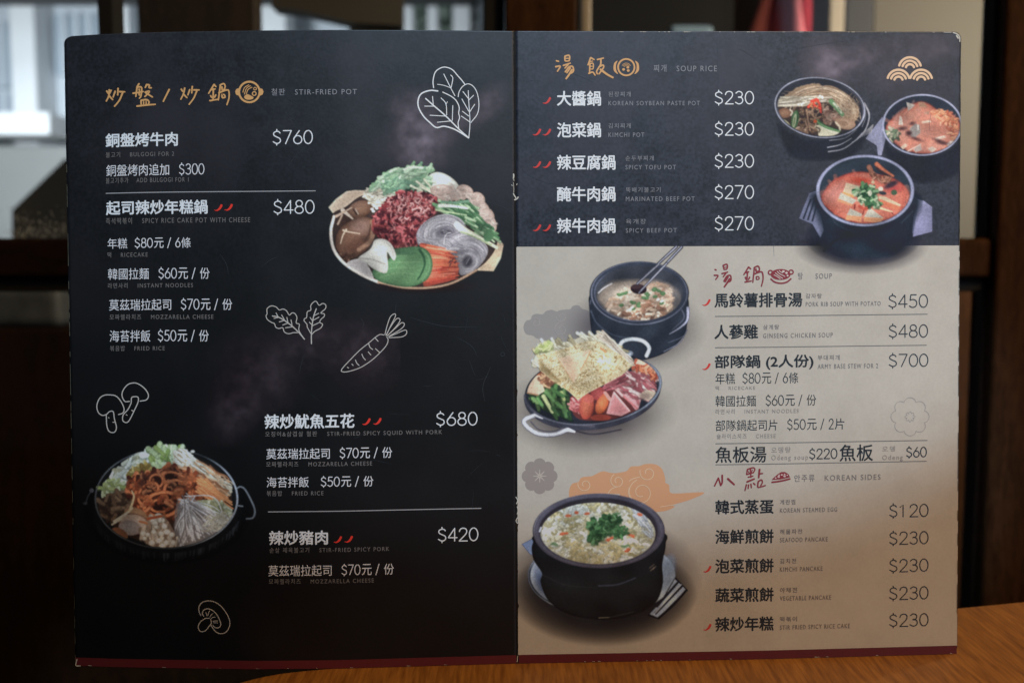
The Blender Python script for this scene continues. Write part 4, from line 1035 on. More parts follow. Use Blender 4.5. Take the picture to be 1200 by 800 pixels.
# ------------------------------------------------------------------ printed food pictures
def arcs(cx, cy, r0, r1, a0, a1, sq=1.0, wob=6):
    def f(R):
        r = R.uniform(r0, r1); s = R.uniform(a0, a1 - 40); e = min(a1, s + R.uniform(50, 130)); a = np.radians(np.linspace(s, e, 6)); ox, oy = R.randn(2) * wob
        return np.stack([cx + ox + r * np.cos(a), cy + oy + r * sq * np.sin(a)], 1)
    return f
def fan(p0, s0, q0, q1, bend=10):
    def f(R):
        t = R.rand(); a = np.array(p0) + R.randn(2) * s0; b = np.array(q0) * (1 - t) + np.array(q1) * t + R.randn(2) * 6
        m = (a + b) / 2 + R.randn(2) * bend; return np.stack([a, m, b])
    return f
def squig(lo, hi, L, amp, ang=None, asp=60):
    def f(R):
        c = np.array(lo) + (np.array(hi) - lo) * R.rand(2); a = math.radians(R.uniform(0, 180) if ang is None else ang + R.uniform(-asp, asp)); d = np.array([math.cos(a), math.sin(a)])
        n = np.array([-d[1], d[0]]); t = np.linspace(-.5, .5, 6)
        return c + np.outer(t, d) * L * R.uniform(.6, 1.3) + np.outer(np.sin(t * R.uniform(5, 12) + R.uniform(0, 6)) * amp, n)
    return f

# --- platter of raw meat and vegetables (left page)
p = Pic(372, 180, 602, 352); p.tf(360, 170, 4.446); p.part('platter_picture')
p.soft(600, 735, 330, 45, (60, 38, 36), .7)
inner = [(132, 360), (124, 450), (138, 540), (190, 612), (280, 672), (380, 716), (500, 741), (640, 742), (760, 716), (870, 655), (940, 600), (988, 520), (976, 430), (880, 340), (760, 260), (600, 230), (430, 250), (290, 262), (200, 322)]
p.poly([(112, 325), (150, 282), (205, 242), (250, 236), (302, 238), (292, 262), (200, 322), (150, 372), (140, 362)], (196, 172, 146), smooth=False, rim=(214, 194, 170), rimw=7, grad=(1, .4, (172, 146, 120)))
p.poly([(980, 462), (1022, 520), (1008, 590), (970, 656), (878, 652), (930, 600), (985, 530)], (202, 174, 140), smooth=False, rim=(218, 196, 166), rimw=6)
p.line([(992, 520), (1020, 522)], 3, (150, 122, 96))
p.poly(inner, (58, 44, 40))
p.line([(140, 372), (124, 450), (138, 540), (190, 612), (280, 672), (372, 714)], 15, (206, 196, 186), hi=(224, 214, 204))
p.line([(372, 714), (500, 741), (640, 742), (760, 716), (880, 652)], 12, (156, 118, 92), hi=(206, 166, 132))
p.part('shiitake_mushrooms'); p.clip = p.mask_poly([(150, 340), (300, 270), (420, 330), (420, 640), (240, 640), (196, 606), (146, 536), (134, 450), (144, 372)])
p.ell(230, 380, 80, 55, (66, 44, 36), rot=-25)
p.ell(275, 335, 66, 44, (142, 100, 76), rot=-20, col2=(96, 62, 46), light=(-.3, -.7, 18))
p.line([(185, 340), (238, 385)], 22, (205, 186, 166), w1=8); p.line([(150, 372), (232, 326)], 15, (190, 160, 136), w1=6); p.line([(160, 412), (182, 365)], 10, (176, 148, 124))
p.line([(240, 335), (258, 362)], 8, (70, 46, 38)); p.line([(252, 334), (266, 360)], 5, (196, 176, 160))
p.ell(190, 570, 62, 46, (48, 32, 28))
sm = [(148, 505), (162, 450), (215, 400), (290, 373), (344, 392), (350, 450), (332, 512), (292, 560), (230, 592), (185, 576), (155, 545)]
p.poly(sm, (134, 92, 70), rim=(88, 56, 42), rimw=16, grad=(.2, 1, (104, 68, 50)))
p.ell(278, 425, 48, 38, (164, 124, 112), a=.6, edge=18); p.ell(250, 520, 60, 30, (96, 58, 44), a=.7, edge=14, rot=-30)
p.line([(338, 400), (344, 450), (326, 505), (270, 545)], 24, (150, 104, 78), hi=(168, 122, 94)); p.line([(330, 415), (322, 460), (300, 500)], 5, (84, 52, 40))
p.line([(188, 444), (215, 452), (275, 462)], 11, (206, 180, 152), w1=5); p.line([(204, 440), (186, 470), (174, 512)], 10, (214, 190, 160), w1=5)
p.dabs([(170, 560), (250, 560), (240, 600), (190, 590)], 14, [(120, 80, 60), (84, 54, 42)], 12)
p.clip = None; p.part('enoki_mushrooms')
en = [(290, 262), (345, 208), (440, 212), (490, 232), (450, 270), (420, 300), (380, 322), (340, 312), (320, 290)]
p.poly(en, (206, 200, 180), jag=2); p.dabs(en, 150, [(224, 220, 202), (190, 182, 158), (212, 206, 184), (168, 158, 134)], 7, 3, ang=10, spread=40)
for q in ((345, 345), (372, 300), (392, 286), (352, 318), (362, 330), (338, 334), (410, 280), (460, 232)): p.ell(q[0], q[1], 9, 7, (226, 220, 208), light=(0, -1, 14))
p.part('cabbage')
cb = [(330, 215), (380, 172), (430, 132), (470, 120), (500, 127), (540, 110), (600, 112), (640, 112), (660, 118), (655, 140), (628, 156), (650, 205), (610, 236), (530, 222), (470, 245), (420, 244), (400, 224), (350, 225)]
p.poly([(600, 200), (650, 148), (700, 145), (750, 170), (785, 205), (790, 235), (720, 250), (680, 268), (620, 235)], (222, 222, 208), rim=(198, 196, 180), rimw=8)
p.line([(630, 178), (700, 160), (770, 200)], 14, (236, 236, 228), a=.8)
p.poly(cb, (150, 190, 148), rim=(178, 208, 172), rimw=7, jag=2.5)
p.dabs(cb, 130, [(128, 176, 128), (170, 206, 166), (150, 190, 150), (186, 214, 180), (112, 160, 124)], 15, 2.6, ang=-25, spread=50, a=.75)
p.dabs([(420, 190), (520, 180), (560, 205), (470, 235), (410, 235)], 40, [(104, 150, 116), (124, 170, 128), (90, 134, 106)], 13, 2.4, ang=-15, spread=50, a=.8)
p.line([(505, 128), (540, 116), (600, 118)], 10, (226, 230, 214), a=.9); p.line([(430, 140), (465, 126)], 7, (214, 226, 204), a=.8)
for a_, b_ in (((570, 190), (640, 238)), ((590, 215), (676, 262)), ((610, 180), (660, 236)), ((540, 212), (600, 240))): p.line([a_, b_], 13, (206, 208, 170), w1=8, hi=(228, 230, 204))
p.part('beige_mushrooms')
for q in ((722, 252, 66, 42, 10), (700, 235, 60, 30, 0), (820, 242, 46, 34, 20), (790, 262, 46, 30, 0), (882, 290, 44, 44, 40), (870, 320, 40, 30, 60), (915, 345, 36, 56, -20), (940, 372, 34, 46, -20), (958, 415, 28, 46, -10)):
    p.ell(q[0], q[1], q[2], q[3], (212, 186, 172), rot=q[4], col2=(178, 148, 134), light=(.2, -.8, 14))
p.dabs([(680, 225), (780, 215), (860, 260), (930, 320), (980, 420), (940, 400), (880, 330), (780, 285), (700, 280)], 60, [(214, 190, 178), (190, 160, 146), (222, 204, 190)], 12, 2, ang=30, spread=40, a=.5)
p.part('minced_meat')
mt = [(348, 395), (368, 345), (418, 290), (470, 256), (540, 250), (610, 250), (662, 276), (692, 300), (670, 345), (640, 372), (600, 402), (572, 440), (566, 520), (480, 532), (410, 505), (362, 470)]
p.poly(mt, (124, 44, 48), jag=3)
p.dabs(mt, 520, [(176, 66, 70), (196, 90, 94), (150, 50, 54), (206, 122, 120), (96, 30, 36), (112, 40, 44), (186, 76, 78), (168, 60, 60)], 11, 2.4, curl=1.0)
p.dabs(mt, 90, [(70, 24, 32), (84, 32, 40)], 9, 1.8); p.dabs([(420, 290), (540, 256), (650, 290), (600, 360), (460, 400)], 80, [(206, 130, 128), (198, 112, 110), (214, 152, 148)], 7, 2.6, curl=1)
p.part('spring_onions')
gl = [(668, 335), (700, 312), (760, 300), (840, 294), (882, 350), (930, 400), (972, 430), (972, 492), (900, 462), (820, 402), (740, 362)]
p.poly(gl, (108, 158, 106), grad=(1, .6, (70, 122, 78)), jag=2)
p.dabs(gl, 120, [(90, 146, 92), (132, 178, 124), (70, 122, 76), (164, 196, 150), (58, 104, 66)], 12, 4.5, ang=32, spread=16)
p.line([(690, 316), (760, 318), (835, 330)], 20, (220, 226, 210), w1=12, hi=(238, 240, 230)); p.line([(672, 338), (740, 350), (830, 366)], 11, (178, 204, 150), w1=7); p.line([(700, 296), (770, 300), (840, 292)], 13, (110, 158, 124))
p.part('glass_noodles')
nd = [(568, 472), (585, 430), (625, 392), (680, 366), (742, 362), (800, 385), (832, 430), (900, 488), (942, 540), (922, 600), (872, 650), (802, 678), (780, 620), (760, 572), (700, 552), (640, 522), (582, 522)]
p.poly(nd, (142, 138, 146), rim=(112, 108, 116), rimw=12)
m = p.mask_poly(nd); p.clip = m
p.strands(arcs(712, 470, 40, 150, 150, 330, .85), 120, 2.6, [(172, 168, 175), (158, 154, 162), (134, 130, 140), (184, 180, 187), (120, 116, 126)])
p.strands(arcs(835, 600, 30, 150, -160, 100, 1.0), 130, 2.6, [(170, 166, 173), (156, 152, 160), (132, 128, 138), (182, 178, 186), (116, 112, 122)])
p.strands(squig((620, 500), (800, 560), 150, 8, 20, 14), 50, 3.0, [(176, 172, 178), (150, 146, 154), (118, 114, 124)])
p.ell(722, 452, 46, 24, (74, 70, 80), rot=-8, edge=12); p.strands(arcs(722, 455, 10, 46, 0, 360, .55), 22, 2.6, [(150, 146, 156), (104, 100, 110)])
p.ell(836, 606, 26, 30, (60, 56, 66), edge=10, rot=20); p.line([(826, 622), (846, 588)], 3, (150, 146, 156)); p.line([(818, 616), (840, 584)], 2.4, (120, 116, 126))
p.ell(880, 560, 30, 16, (90, 86, 96), edge=14, rot=60, a=.7); p.ell(780, 560, 46, 10, (86, 82, 92), edge=10, rot=-12, a=.7)
p.clip = None
p.line([(716, 480), (728, 462), (748, 456)], 3, (224, 222, 226)); p.line([(715, 482), (712, 520)], 3, (210, 206, 212))
p.part('spring_onions')
p.line([(785, 418), (815, 440), (870, 468), (988, 534)], 34, (196, 204, 168), w1=17, hi=(222, 226, 200)); p.line([(800, 452), (870, 478), (960, 520)], 7, (150, 172, 122)); p.line([(780, 415), (798, 432)], 34, (214, 214, 200)); p.ell(945, 470, 26, 34, (74, 122, 78), rot=20)
p.part('carrot_sticks')
p.poly([(585, 520), (640, 520), (700, 545), (745, 560), (770, 590), (790, 655), (760, 700), (690, 722), (605, 732), (640, 640)], (176, 66, 48))
for i in range(95):
    t = RS.rand(); y0 = 520 + 200 * t; x0 = 590 + 55 * RS.rand(); L_ = 60 + 110 * RS.rand(); x1 = min(x0 + L_, 790); k = [(228, 100, 62), (238, 124, 82), (208, 76, 54), (216, 88, 58), (244, 142, 100), (190, 62, 48)][RS.randint(6)]
    if t > .6: k = (np.array(k) * (.92, .8, .85))
    p.line([(x0, y0), (x1, y0 + (x1 - x0) * (.25 - .45 * t) + RS.randn() * 5)], 9, k, w1=6, hi=np.minimum(np.array(k) * 1.15, 255))
for q in ((740, 612), (752, 606), (768, 616), (742, 628)): p.line([q, (q[0] + 8, q[1] - 12)], 4, (52, 44, 66))
p.part('green_leaf')
lf = [(338, 662), (380, 620), (430, 590), (455, 545), (520, 532), (585, 530), (625, 548), (648, 585), (652, 640), (624, 700), (545, 737), (450, 730), (370, 706)]
p.poly(lf, (74, 126, 78), rim=(52, 96, 60), rimw=9, grad=(0, 1, (92, 142, 88)))
p.ell(520, 630, 92, 70, (104, 152, 98), a=.55, edge=60); p.ell(470, 560, 70, 14, (52, 88, 62), a=.6, edge=14)
p.line([(585, 545), (606, 580), (612, 625), (592, 675), (575, 700)], 13, (46, 88, 56), w1=7); p.line([(600, 545), (634, 590), (634, 650), (600, 705)], 8, (100, 148, 96))
for l in ([(360, 668), (450, 640), (560, 640)], [(380, 690), (470, 665), (550, 672)], [(420, 610), (500, 610), (590, 608)], [(450, 580), (520, 575)]): p.line(l, 4, (126, 168, 112), a=.7)
p.part('white_mushroom_slices')
p.poly([(208, 612), (268, 592), (312, 620), (346, 697), (285, 668), (232, 640)], (172, 164, 164), rim=(196, 192, 186), rimw=6)
p.ell(380, 520, 60, 12, (40, 30, 28), a=.6, edge=20, rot=20)
p.poly([(268, 586), (330, 540), (352, 494), (402, 490), (440, 518), (463, 572), (452, 602), (432, 578), (416, 560), (422, 640), (402, 668), (340, 642), (300, 608)], (212, 210, 200), smooth=True, rim=(182, 178, 168), rimw=7)
p.line([(268, 588), (340, 596), (408, 622)], 6, (170, 164, 156)); p.line([(408, 500), (440, 540), (452, 596)], 9, (186, 182, 172)); p.ell(375, 545, 34, 26, (228, 226, 218), a=.6, edge=22)
PLATTER = p.build(gain=(.65, .69, .74), sheen=.010, expo=1.0, sat=.73, lift=1e-4, parent=MENU, mat=PRINT, labels={'platter_picture': 'printed picture of a wooden-handled platter of raw meat and vegetables'})

# --- dark wire-rimmed pot of squid, noodles and mushrooms (lower left)
p = Pic(84, 512, 308, 668); p.tf(70, 420, 3.2); p.part('pot_picture')
p.ell(402, 572, 292, 186, (12, 11, 11), edge=26); p.ell(400, 525, 268, 188, (18, 16, 15))
for i in range(90):
    a = math.radians(RS.uniform(18, 162)); x = 402 + 286 * math.cos(a); y = 545 + 186 * math.sin(a); g = RS.uniform(14, 40) * (1.2 if a < 1.7 else .7)
    p.line([(x, y), (x - 4 * math.cos(a), y + RS.uniform(14, 34))], 6, (g, g, g * 1.02), a=.7, w1=2)
p.part('wire_rim'); p.ring(400, 525, 266, 186, 4, (54, 52, 51)); p.ring(400, 525, 266, 186, 3.4, (92, 89, 86), arc=(-140, 45))
mk = p.mask_ell(400, 525, 262, 182); yy_, xx_ = np.mgrid[0:p.h, 0:p.w]; FM = np.maximum(mk, (yy_ < (420 - 512 + 525 / 3.2) * p.S) * 1.0)
p.part('rice_cake_strips'); p.clip = FM
p.ell(400, 525, 245, 172, (50, 28, 18))
p.part('cabbage')
wc = [(192, 442), (230, 400), (285, 362), (350, 343), (372, 390), (340, 430), (275, 450), (235, 462)]
p.poly(wc, (176, 166, 138), jag=3); p.dabs(wc, 90, [(206, 198, 172), (186, 176, 146), (150, 138, 104), (216, 210, 186)], 16, 2, ang=-30, spread=50)
p.poly([(248, 440), (275, 408), (330, 400), (358, 428), (330, 448), (285, 455)], (146, 112, 48)); p.dabs([(248, 440), (275, 408), (330, 400), (358, 428), (330, 448), (285, 455)], 24, [(166, 130, 60), (120, 88, 36), (176, 150, 84)], 13, 2, ang=-20)
gc = [(345, 348), (385, 335), (430, 338), (470, 345), (450, 385), (420, 412), (385, 418), (355, 405)]
p.poly(gc, (160, 164, 100), jag=2); p.dabs(gc, 60, [(176, 180, 120), (140, 148, 70), (196, 196, 146), (120, 134, 60)], 13, 2.4, ang=70, spread=40)
lc = [(157, 492), (172, 456), (210, 448), (240, 476), (236, 512), (200, 520), (160, 526)]
p.poly(lc, (172, 172, 116), rim=(194, 192, 150), rimw=8); p.dabs(lc, 22, [(150, 150, 88), (190, 188, 140), (130, 134, 72)], 13, 2.4, ang=60)
p.part('enoki_mushrooms')
ek = [(428, 352), (465, 338), (500, 366), (560, 410), (610, 450), (645, 475), (642, 512), (600, 506), (540, 470), (470, 430), (436, 400)]
p.poly(ek, (196, 172, 138), jag=2); p.clip = p.mask_poly(ek) * FM
p.strands(squig((430, 340), (650, 510), 150, 3, 38, 7), 110, 5, [(218, 200, 170), (196, 172, 138), (160, 130, 96), (228, 214, 188), (140, 108, 76)]); p.clip = FM
p.line([(470, 415), (540, 450), (620, 500)], 26, (170, 112, 70), w1=20); p.strands(squig((470, 410), (620, 500), 100, 4, 34, 8), 34, 5, [(196, 136, 90), (150, 86, 50), (206, 160, 116)])
for i in range(26): p.ell(430 + RS.rand() * 70, 345 + RS.rand() * 60, 6, 5, (210, 190, 160), light=(0, -1, 14))
p.part('brown_meat')
bm_ = [(148, 545), (175, 515), (215, 500), (258, 500), (275, 540), (232, 590), (180, 604), (152, 580)]
p.poly(bm_, (74, 50, 34)); p.dabs(bm_, 110, [(96, 66, 44), (60, 40, 28), (116, 84, 58), (48, 30, 22)], 12, 1.8)
p.part('squid_rings')
sq = [(255, 470), (300, 440), (360, 415), (440, 410), (510, 440), (560, 490), (520, 540), (455, 590), (360, 590), (290, 560)]
p.poly(sq, (98, 42, 22)); p.dabs(sq, 220, [(180, 84, 42), (136, 56, 28), (204, 104, 58), (90, 36, 20), (216, 122, 72), (70, 28, 18)], 14, 2.2, curl=1)
p.dabs([(300, 440), (420, 415), (440, 450), (330, 480)], 60, [(84, 40, 26), (110, 54, 32), (60, 28, 20)], 13, 2)
for q in ((430, 452, 48, 24, 9, 20), (362, 458, 25, 24, 9, 0), (332, 505, 30, 46, 8, 40), (440, 498, 48, 42, 11, 20), (385, 546, 68, 45, 13, -8), (380, 550, 40, 24, 8, -8)):
    p.ell(q[0], q[1], q[2], q[3], (38, 17, 12), rot=q[5], a=.75, edge=6); p.ring(q[0], q[1] + 3, q[2], q[3], q[4] * 1.2, (70, 30, 16), rot=q[5], a=.8); p.ring(q[0], q[1], q[2], q[3], q[4], (184, 84, 42), rot=q[5], hi=(222, 124, 70))
p.ell(445, 500, 22, 18, (176, 78, 40), edge=8); p.ell(392, 548, 26, 14, (40, 18, 12), edge=6)
p.dabs(sq, 70, [(170, 82, 42), (120, 50, 26), (190, 104, 60)], 10, 2.4, curl=1, a=.8)
p.part('carrot_sticks')
for i in range(22):
    t = RS.rand(); p.line([(510 + 40 * RS.rand(), 440 + 60 * t), (600 + 50 * RS.rand(), 510 + 66 * t)], 8, [(206, 100, 44), (186, 82, 36), (222, 124, 62)][RS.randint(3)], w1=6, hi=(232, 150, 90))
p.part('cabbage')
wc = [(500, 545), (545, 528), (600, 535), (640, 565), (642, 602), (600, 630), (545, 640), (510, 600)]
p.poly(wc, (180, 168, 122), jag=2); p.dabs(wc, 70, [(200, 190, 148), (160, 148, 100), (214, 206, 170), (146, 130, 84)], 13, 2.4, ang=30, spread=60)
p.part('glass_noodles')
fn = [(440, 565), (462, 530), (500, 535), (545, 570), (620, 620), (600, 660), (520, 700), (440, 708)]
p.poly(fn, (120, 102, 90)); p.strands(fan((475, 540), 12, (436, 705), (640, 610), 16), 120, 4.2, [(196, 178, 164), (168, 148, 134), (132, 112, 100), (212, 196, 184), (108, 90, 80)])
p.strands(squig((560, 590), (650, 640), 70, 10, -25, 30), 30, 4, [(200, 180, 150), (170, 148, 116)])
p.part('mushroom_slices')
p.ell(285, 595, 48, 36, (166, 116, 76), rot=25, col2=(140, 90, 56)); p.ell(280, 618, 56, 36, (196, 160, 132), rot=12, col2=(170, 128, 98)); p.ring(280, 618, 56, 36, 5, (120, 80, 56), rot=12); p.ell(262, 634, 42, 28, (176, 150, 134), rot=10, col2=(150, 120, 104))
p.line([(205, 610), (250, 580), (272, 560)], 11, (190, 166, 132), w1=7); p.line([(196, 622), (232, 600)], 7, (186, 164, 130)); p.ell(225, 655, 34, 18, (130, 74, 44), rot=30)
p.line([(262, 570), (278, 520), (270, 495)], 9, (196, 160, 110), w1=5); p.line([(300, 610), (330, 620), (330, 650)], 7, (180, 96, 50))
p.part('beech_mushrooms')
bw = [(310, 650), (340, 610), (370, 580), (400, 600), (430, 650), (440, 700), (380, 712), (320, 690)]
p.poly(bw, (120, 88, 66)); p.dabs(bw, 40, [(170, 140, 112), (140, 106, 80), (190, 164, 136)], 12, 3, ang=80, spread=30)
for q in ((370, 588), (350, 606), (385, 606), (362, 630), (392, 628), (330, 660), (352, 650), (402, 650), (380, 656), (318, 674), (345, 690), (372, 682), (400, 690), (425, 690), (420, 660), (312, 655), (385, 702), (356, 616), (376, 604)): p.ell(q[0], q[1], RS.uniform(9, 15), RS.uniform(8, 12), (214, 196, 172), col2=(172, 146, 118), light=(0, -1, 14))
p.line([(330, 600), (350, 596), (380, 590)], 10, (170, 72, 36)); 
p.clip = None; p.part('wire_rim')
p.ring(400, 525, 266, 186, 5, (146, 140, 138), arc=(-12, 34), hi=(176, 170, 166)); p.ring(400, 525, 266, 186, 4, (70, 66, 64), arc=(160, 40))
p.ring(400, 525, 266, 186, 4, (150, 144, 140), arc=(35, 30))
for l, g in (([(664, 486), (678, 480), (696, 492), (722, 540), (732, 572), (724, 596), (700, 600)], 118), ([(664, 550), (686, 553)], 120), ([(118, 496), (104, 520), (98, 545)], 46)): p.line(l, 5, (g, g * .97, g * .95))
p.ell(120, 494, 8, 8, (70, 66, 66)); p.ell(96, 542, 8, 6, (52, 50, 50))
p.build(gain=(.28, .23, .19), sheen=.0008, expo=.64, sat=.9, lift=1e-4, parent=MENU, mat=PRINT, labels={'pot_picture': 'printed picture of a dark wire-rimmed pot of squid rings and noodles'})

# --- three stone pots (upper right)
p = Pic(890, 84, 1128, 324); p.tf(880, 80, 3.636); p.part('stone_pots_picture')
p.soft(470, 760, 290, 120, (74, 68, 84), .95, pw=.6); p.soft(478, 720, 250, 124, (38, 43, 53), 1.0, pw=.4)
p.poly([(488, 300), (560, 208), (578, 288), (556, 372), (542, 372), (536, 330)], (132, 134, 160), smooth=False, grad=(0, 1, (150, 150, 178)))
for k in range(7): p.line([(500 + k * 11, 318 - k * 14), (548, 368 - k * 16)], 1.5, (104, 106, 132), a=.7)
for k in range(6): p.line([(466 + k * 9, 296 - k * 4), (490 + k * 6, 252 - k * 5 + 14)], 3.0, (176, 172, 178))
p.poly([(118, 240), (200, 290), (300, 302), (420, 280), (480, 220), (505, 205), (490, 300), (430, 372), (300, 392), (170, 372)], (40, 44, 54), a=.5, edge=14)
for l, w, g in (([(484, 150), (504, 200), (490, 258), (456, 300), (430, 318)], 7, 168), ([(330, 356), (390, 345), (440, 312), (474, 276)], 6, 150), ([(326, 338), (380, 326), (430, 298)], 4, 196), ([(335, 308), (400, 298), (450, 262)], 3.6, 150), ([(474, 250), (488, 210), (484, 170)], 4, 120)): p.line(l, w, (g, g - 2, g + 8), w1=w * .5, a=.85)
p.poly([(205, 640), (248, 532), (284, 520), (296, 600), (310, 690), (296, 722), (262, 664)], (126, 130, 160), smooth=False, grad=(0, 1, (108, 112, 140)))
for k in range(3): p.line([(224 + k * 19, 640 + k * 5), (254 + k * 14, 560 + k * 8)], 7, (46, 50, 64))
p.poly([(700, 555), (738, 566), (772, 592), (772, 696), (690, 718), (696, 640)], (148, 148, 184), smooth=False, grad=(0, 1, (134, 134, 170)))
p.line([(704, 588), (690, 700)], 14, (96, 98, 126), w1=5)
p.poly([(562, 260), (600, 340), (725, 372), (850, 345), (905, 280), (905, 420), (800, 480), (690, 480), (585, 380)], (40, 44, 54), a=.5, edge=14)
p.poly([(284, 520), (296, 660), (370, 780), (480, 802), (610, 780), (690, 660), (694, 530)], (40, 47, 57), edge=22)
p.soft(480, 730, 210, 90, (38, 46, 56), pw=.5)
p.line([(330, 610), (370, 668), (450, 700)], 5, (52, 60, 70)); p.line([(640, 660), (690, 610)], 6, (60, 66, 78)); p.line([(310, 780), (350, 740), (390, 720)], 5, (26, 30, 38))
p.part('noodle_soup')
p.tf(895, 80, 6.154)
p.ell(405, 285, 322, 212, (46, 46, 54), rot=8)
p.clip = p.mask_ell(405, 290, 306, 198, rot=8)
br = [(100, 300), (140, 210), (250, 150), (380, 130), (520, 150), (630, 230), (690, 330), (620, 430), (470, 490), (330, 480), (200, 430)]
p.poly(br, (66, 52, 44), edge=14)
nm = [(150, 205), (220, 150), (330, 112), (470, 125), (590, 180), (660, 262), (692, 330), (640, 392), (560, 345), (480, 252), (420, 205), (290, 205)]
p.poly(nm, (150, 122, 96), jag=5); p.strands(squig((160, 120), (680, 380), 150, 16), 10, 3.4, [(150, 124, 100)])
p.strands(arcs(400, 330, 150, 265, 185, 360, .72, 14), 150, 3.6, [(190, 164, 136), (160, 132, 104), (120, 94, 72), (206, 184, 158), (98, 76, 60)])
p.strands(squig((520, 230), (680, 380), 90, 12, 60, 40), 60, 3.6, [(186, 158, 130), (150, 120, 94), (200, 178, 150)])
eb = [(105, 240), (140, 204), (300, 204), (410, 198), (432, 215), (380, 235), (300, 262), (280, 276), (120, 276)]
p.poly(eb, (164, 152, 132)); p.strands(squig((110, 205), (400, 270), 180, 3, -3, 5), 60, 5, [(196, 188, 168), (150, 136, 114), (112, 98, 82), (210, 204, 190)])
for q in ((250, 262), (272, 262), (284, 254), (422, 206), (405, 200), (425, 216)): p.ell(q[0], q[1], 8, 8, (226, 222, 212))
p.ell(150, 325, 52, 36, (150, 110, 84), col2=(116, 78, 58)); p.line([(190, 300), (206, 318), (196, 340)], 12, (200, 186, 164)); p.line([(120, 372), (165, 400), (190, 440)], 30, (176, 172, 128), hi=(200, 196, 156))
p.ell(270, 462, 58, 44, (150, 118, 96), col2=(120, 88, 70)); p.ell(262, 470, 30, 20, (70, 50, 42), edge=8); p.line([(225, 440), (262, 425), (310, 450)], 10, (186, 158, 134))
p.dabs([(240, 290), (330, 290), (440, 270), (520, 330), (480, 390), (360, 470), (290, 440)], 120, [(104, 78, 60), (74, 54, 44), (140, 108, 84), (60, 44, 38), (160, 130, 106)], 12, 3, curl=1)
for l in ([(310, 300), (320, 380), (335, 450)], [(330, 310), (370, 360), (410, 350)], [(300, 380), (316, 430)], [(350, 300), (360, 350)]): p.line(l, 12, (128, 96, 74), hi=(162, 128, 102))
p.dabs([(430, 310), (520, 300), (550, 350), (500, 390), (440, 380)], 50, [(164, 130, 112), (140, 104, 86), (184, 156, 138), (110, 80, 66)], 15, 2, curl=1)
p.part('green_onion'); 
p.ell(225, 372, 27, 66, (72, 106, 66), rot=10); p.ell(222, 380, 12, 50, (196, 196, 166), rot=10); p.ell(221, 382, 6, 40, (110, 130, 80), rot=10); p.line([(236, 300), (248, 330), (240, 380)], 7, (44, 72, 42))
p.line([(486, 240), (520, 280), (566, 334)], 36, (88, 126, 82), w1=28, hi=(110, 150, 100)); p.line([(505, 254), (540, 292), (560, 322)], 15, (206, 208, 184)); p.line([(535, 284), (552, 308)], 7, (96, 124, 80))
p.part('noodle_soup')
p.ell(588, 400, 76, 42, (186, 152, 124), rot=12, col2=(150, 114, 90)); p.ell(570, 398, 40, 18, (150, 116, 92), rot=12); p.line([(520, 392), (545, 420), (550, 446)], 14, (206, 190, 164))
p.poly([(368, 420), (420, 408), (490, 440), (545, 465), (470, 496), (400, 492), (392, 450)], (202, 196, 166)); p.line([(378, 426), (404, 440), (400, 462)], 10, (96, 76, 60)); p.line([(420, 425), (480, 455), (530, 470)], 8, (226, 222, 198))
p.part('green_onion'); p.line([(388, 384), (450, 424), (545, 455)], 28, (84, 124, 78), w1=16, hi=(118, 156, 106)); p.line([(392, 380), (450, 414), (540, 446)], 6, (50, 78, 48))
p.part('red_chilli')
for l in ([(322, 280), (350, 252), (392, 228)], [(380, 226), (404, 262), (412, 318)], [(350, 255), (380, 276), (412, 292)], [(345, 240), (372, 226)]): p.line(l, 20, (208, 48, 34), w1=14, hi=(230, 78, 58))
p.dabs([(330, 270), (390, 230), (415, 300), (370, 285)], 16, [(226, 130, 80), (232, 160, 110), (180, 36, 28)], 8); p.ell(372, 384, 14, 12, (206, 84, 44))
p.clip = None
p.part('stone_pots_picture')
p.ring(405, 285, 324, 213, 7, (150, 152, 172), rot=8, hi=(176, 178, 194)); p.ring(407, 292, 312, 204, 3, (110, 110, 124), rot=8, arc=(60, 120))
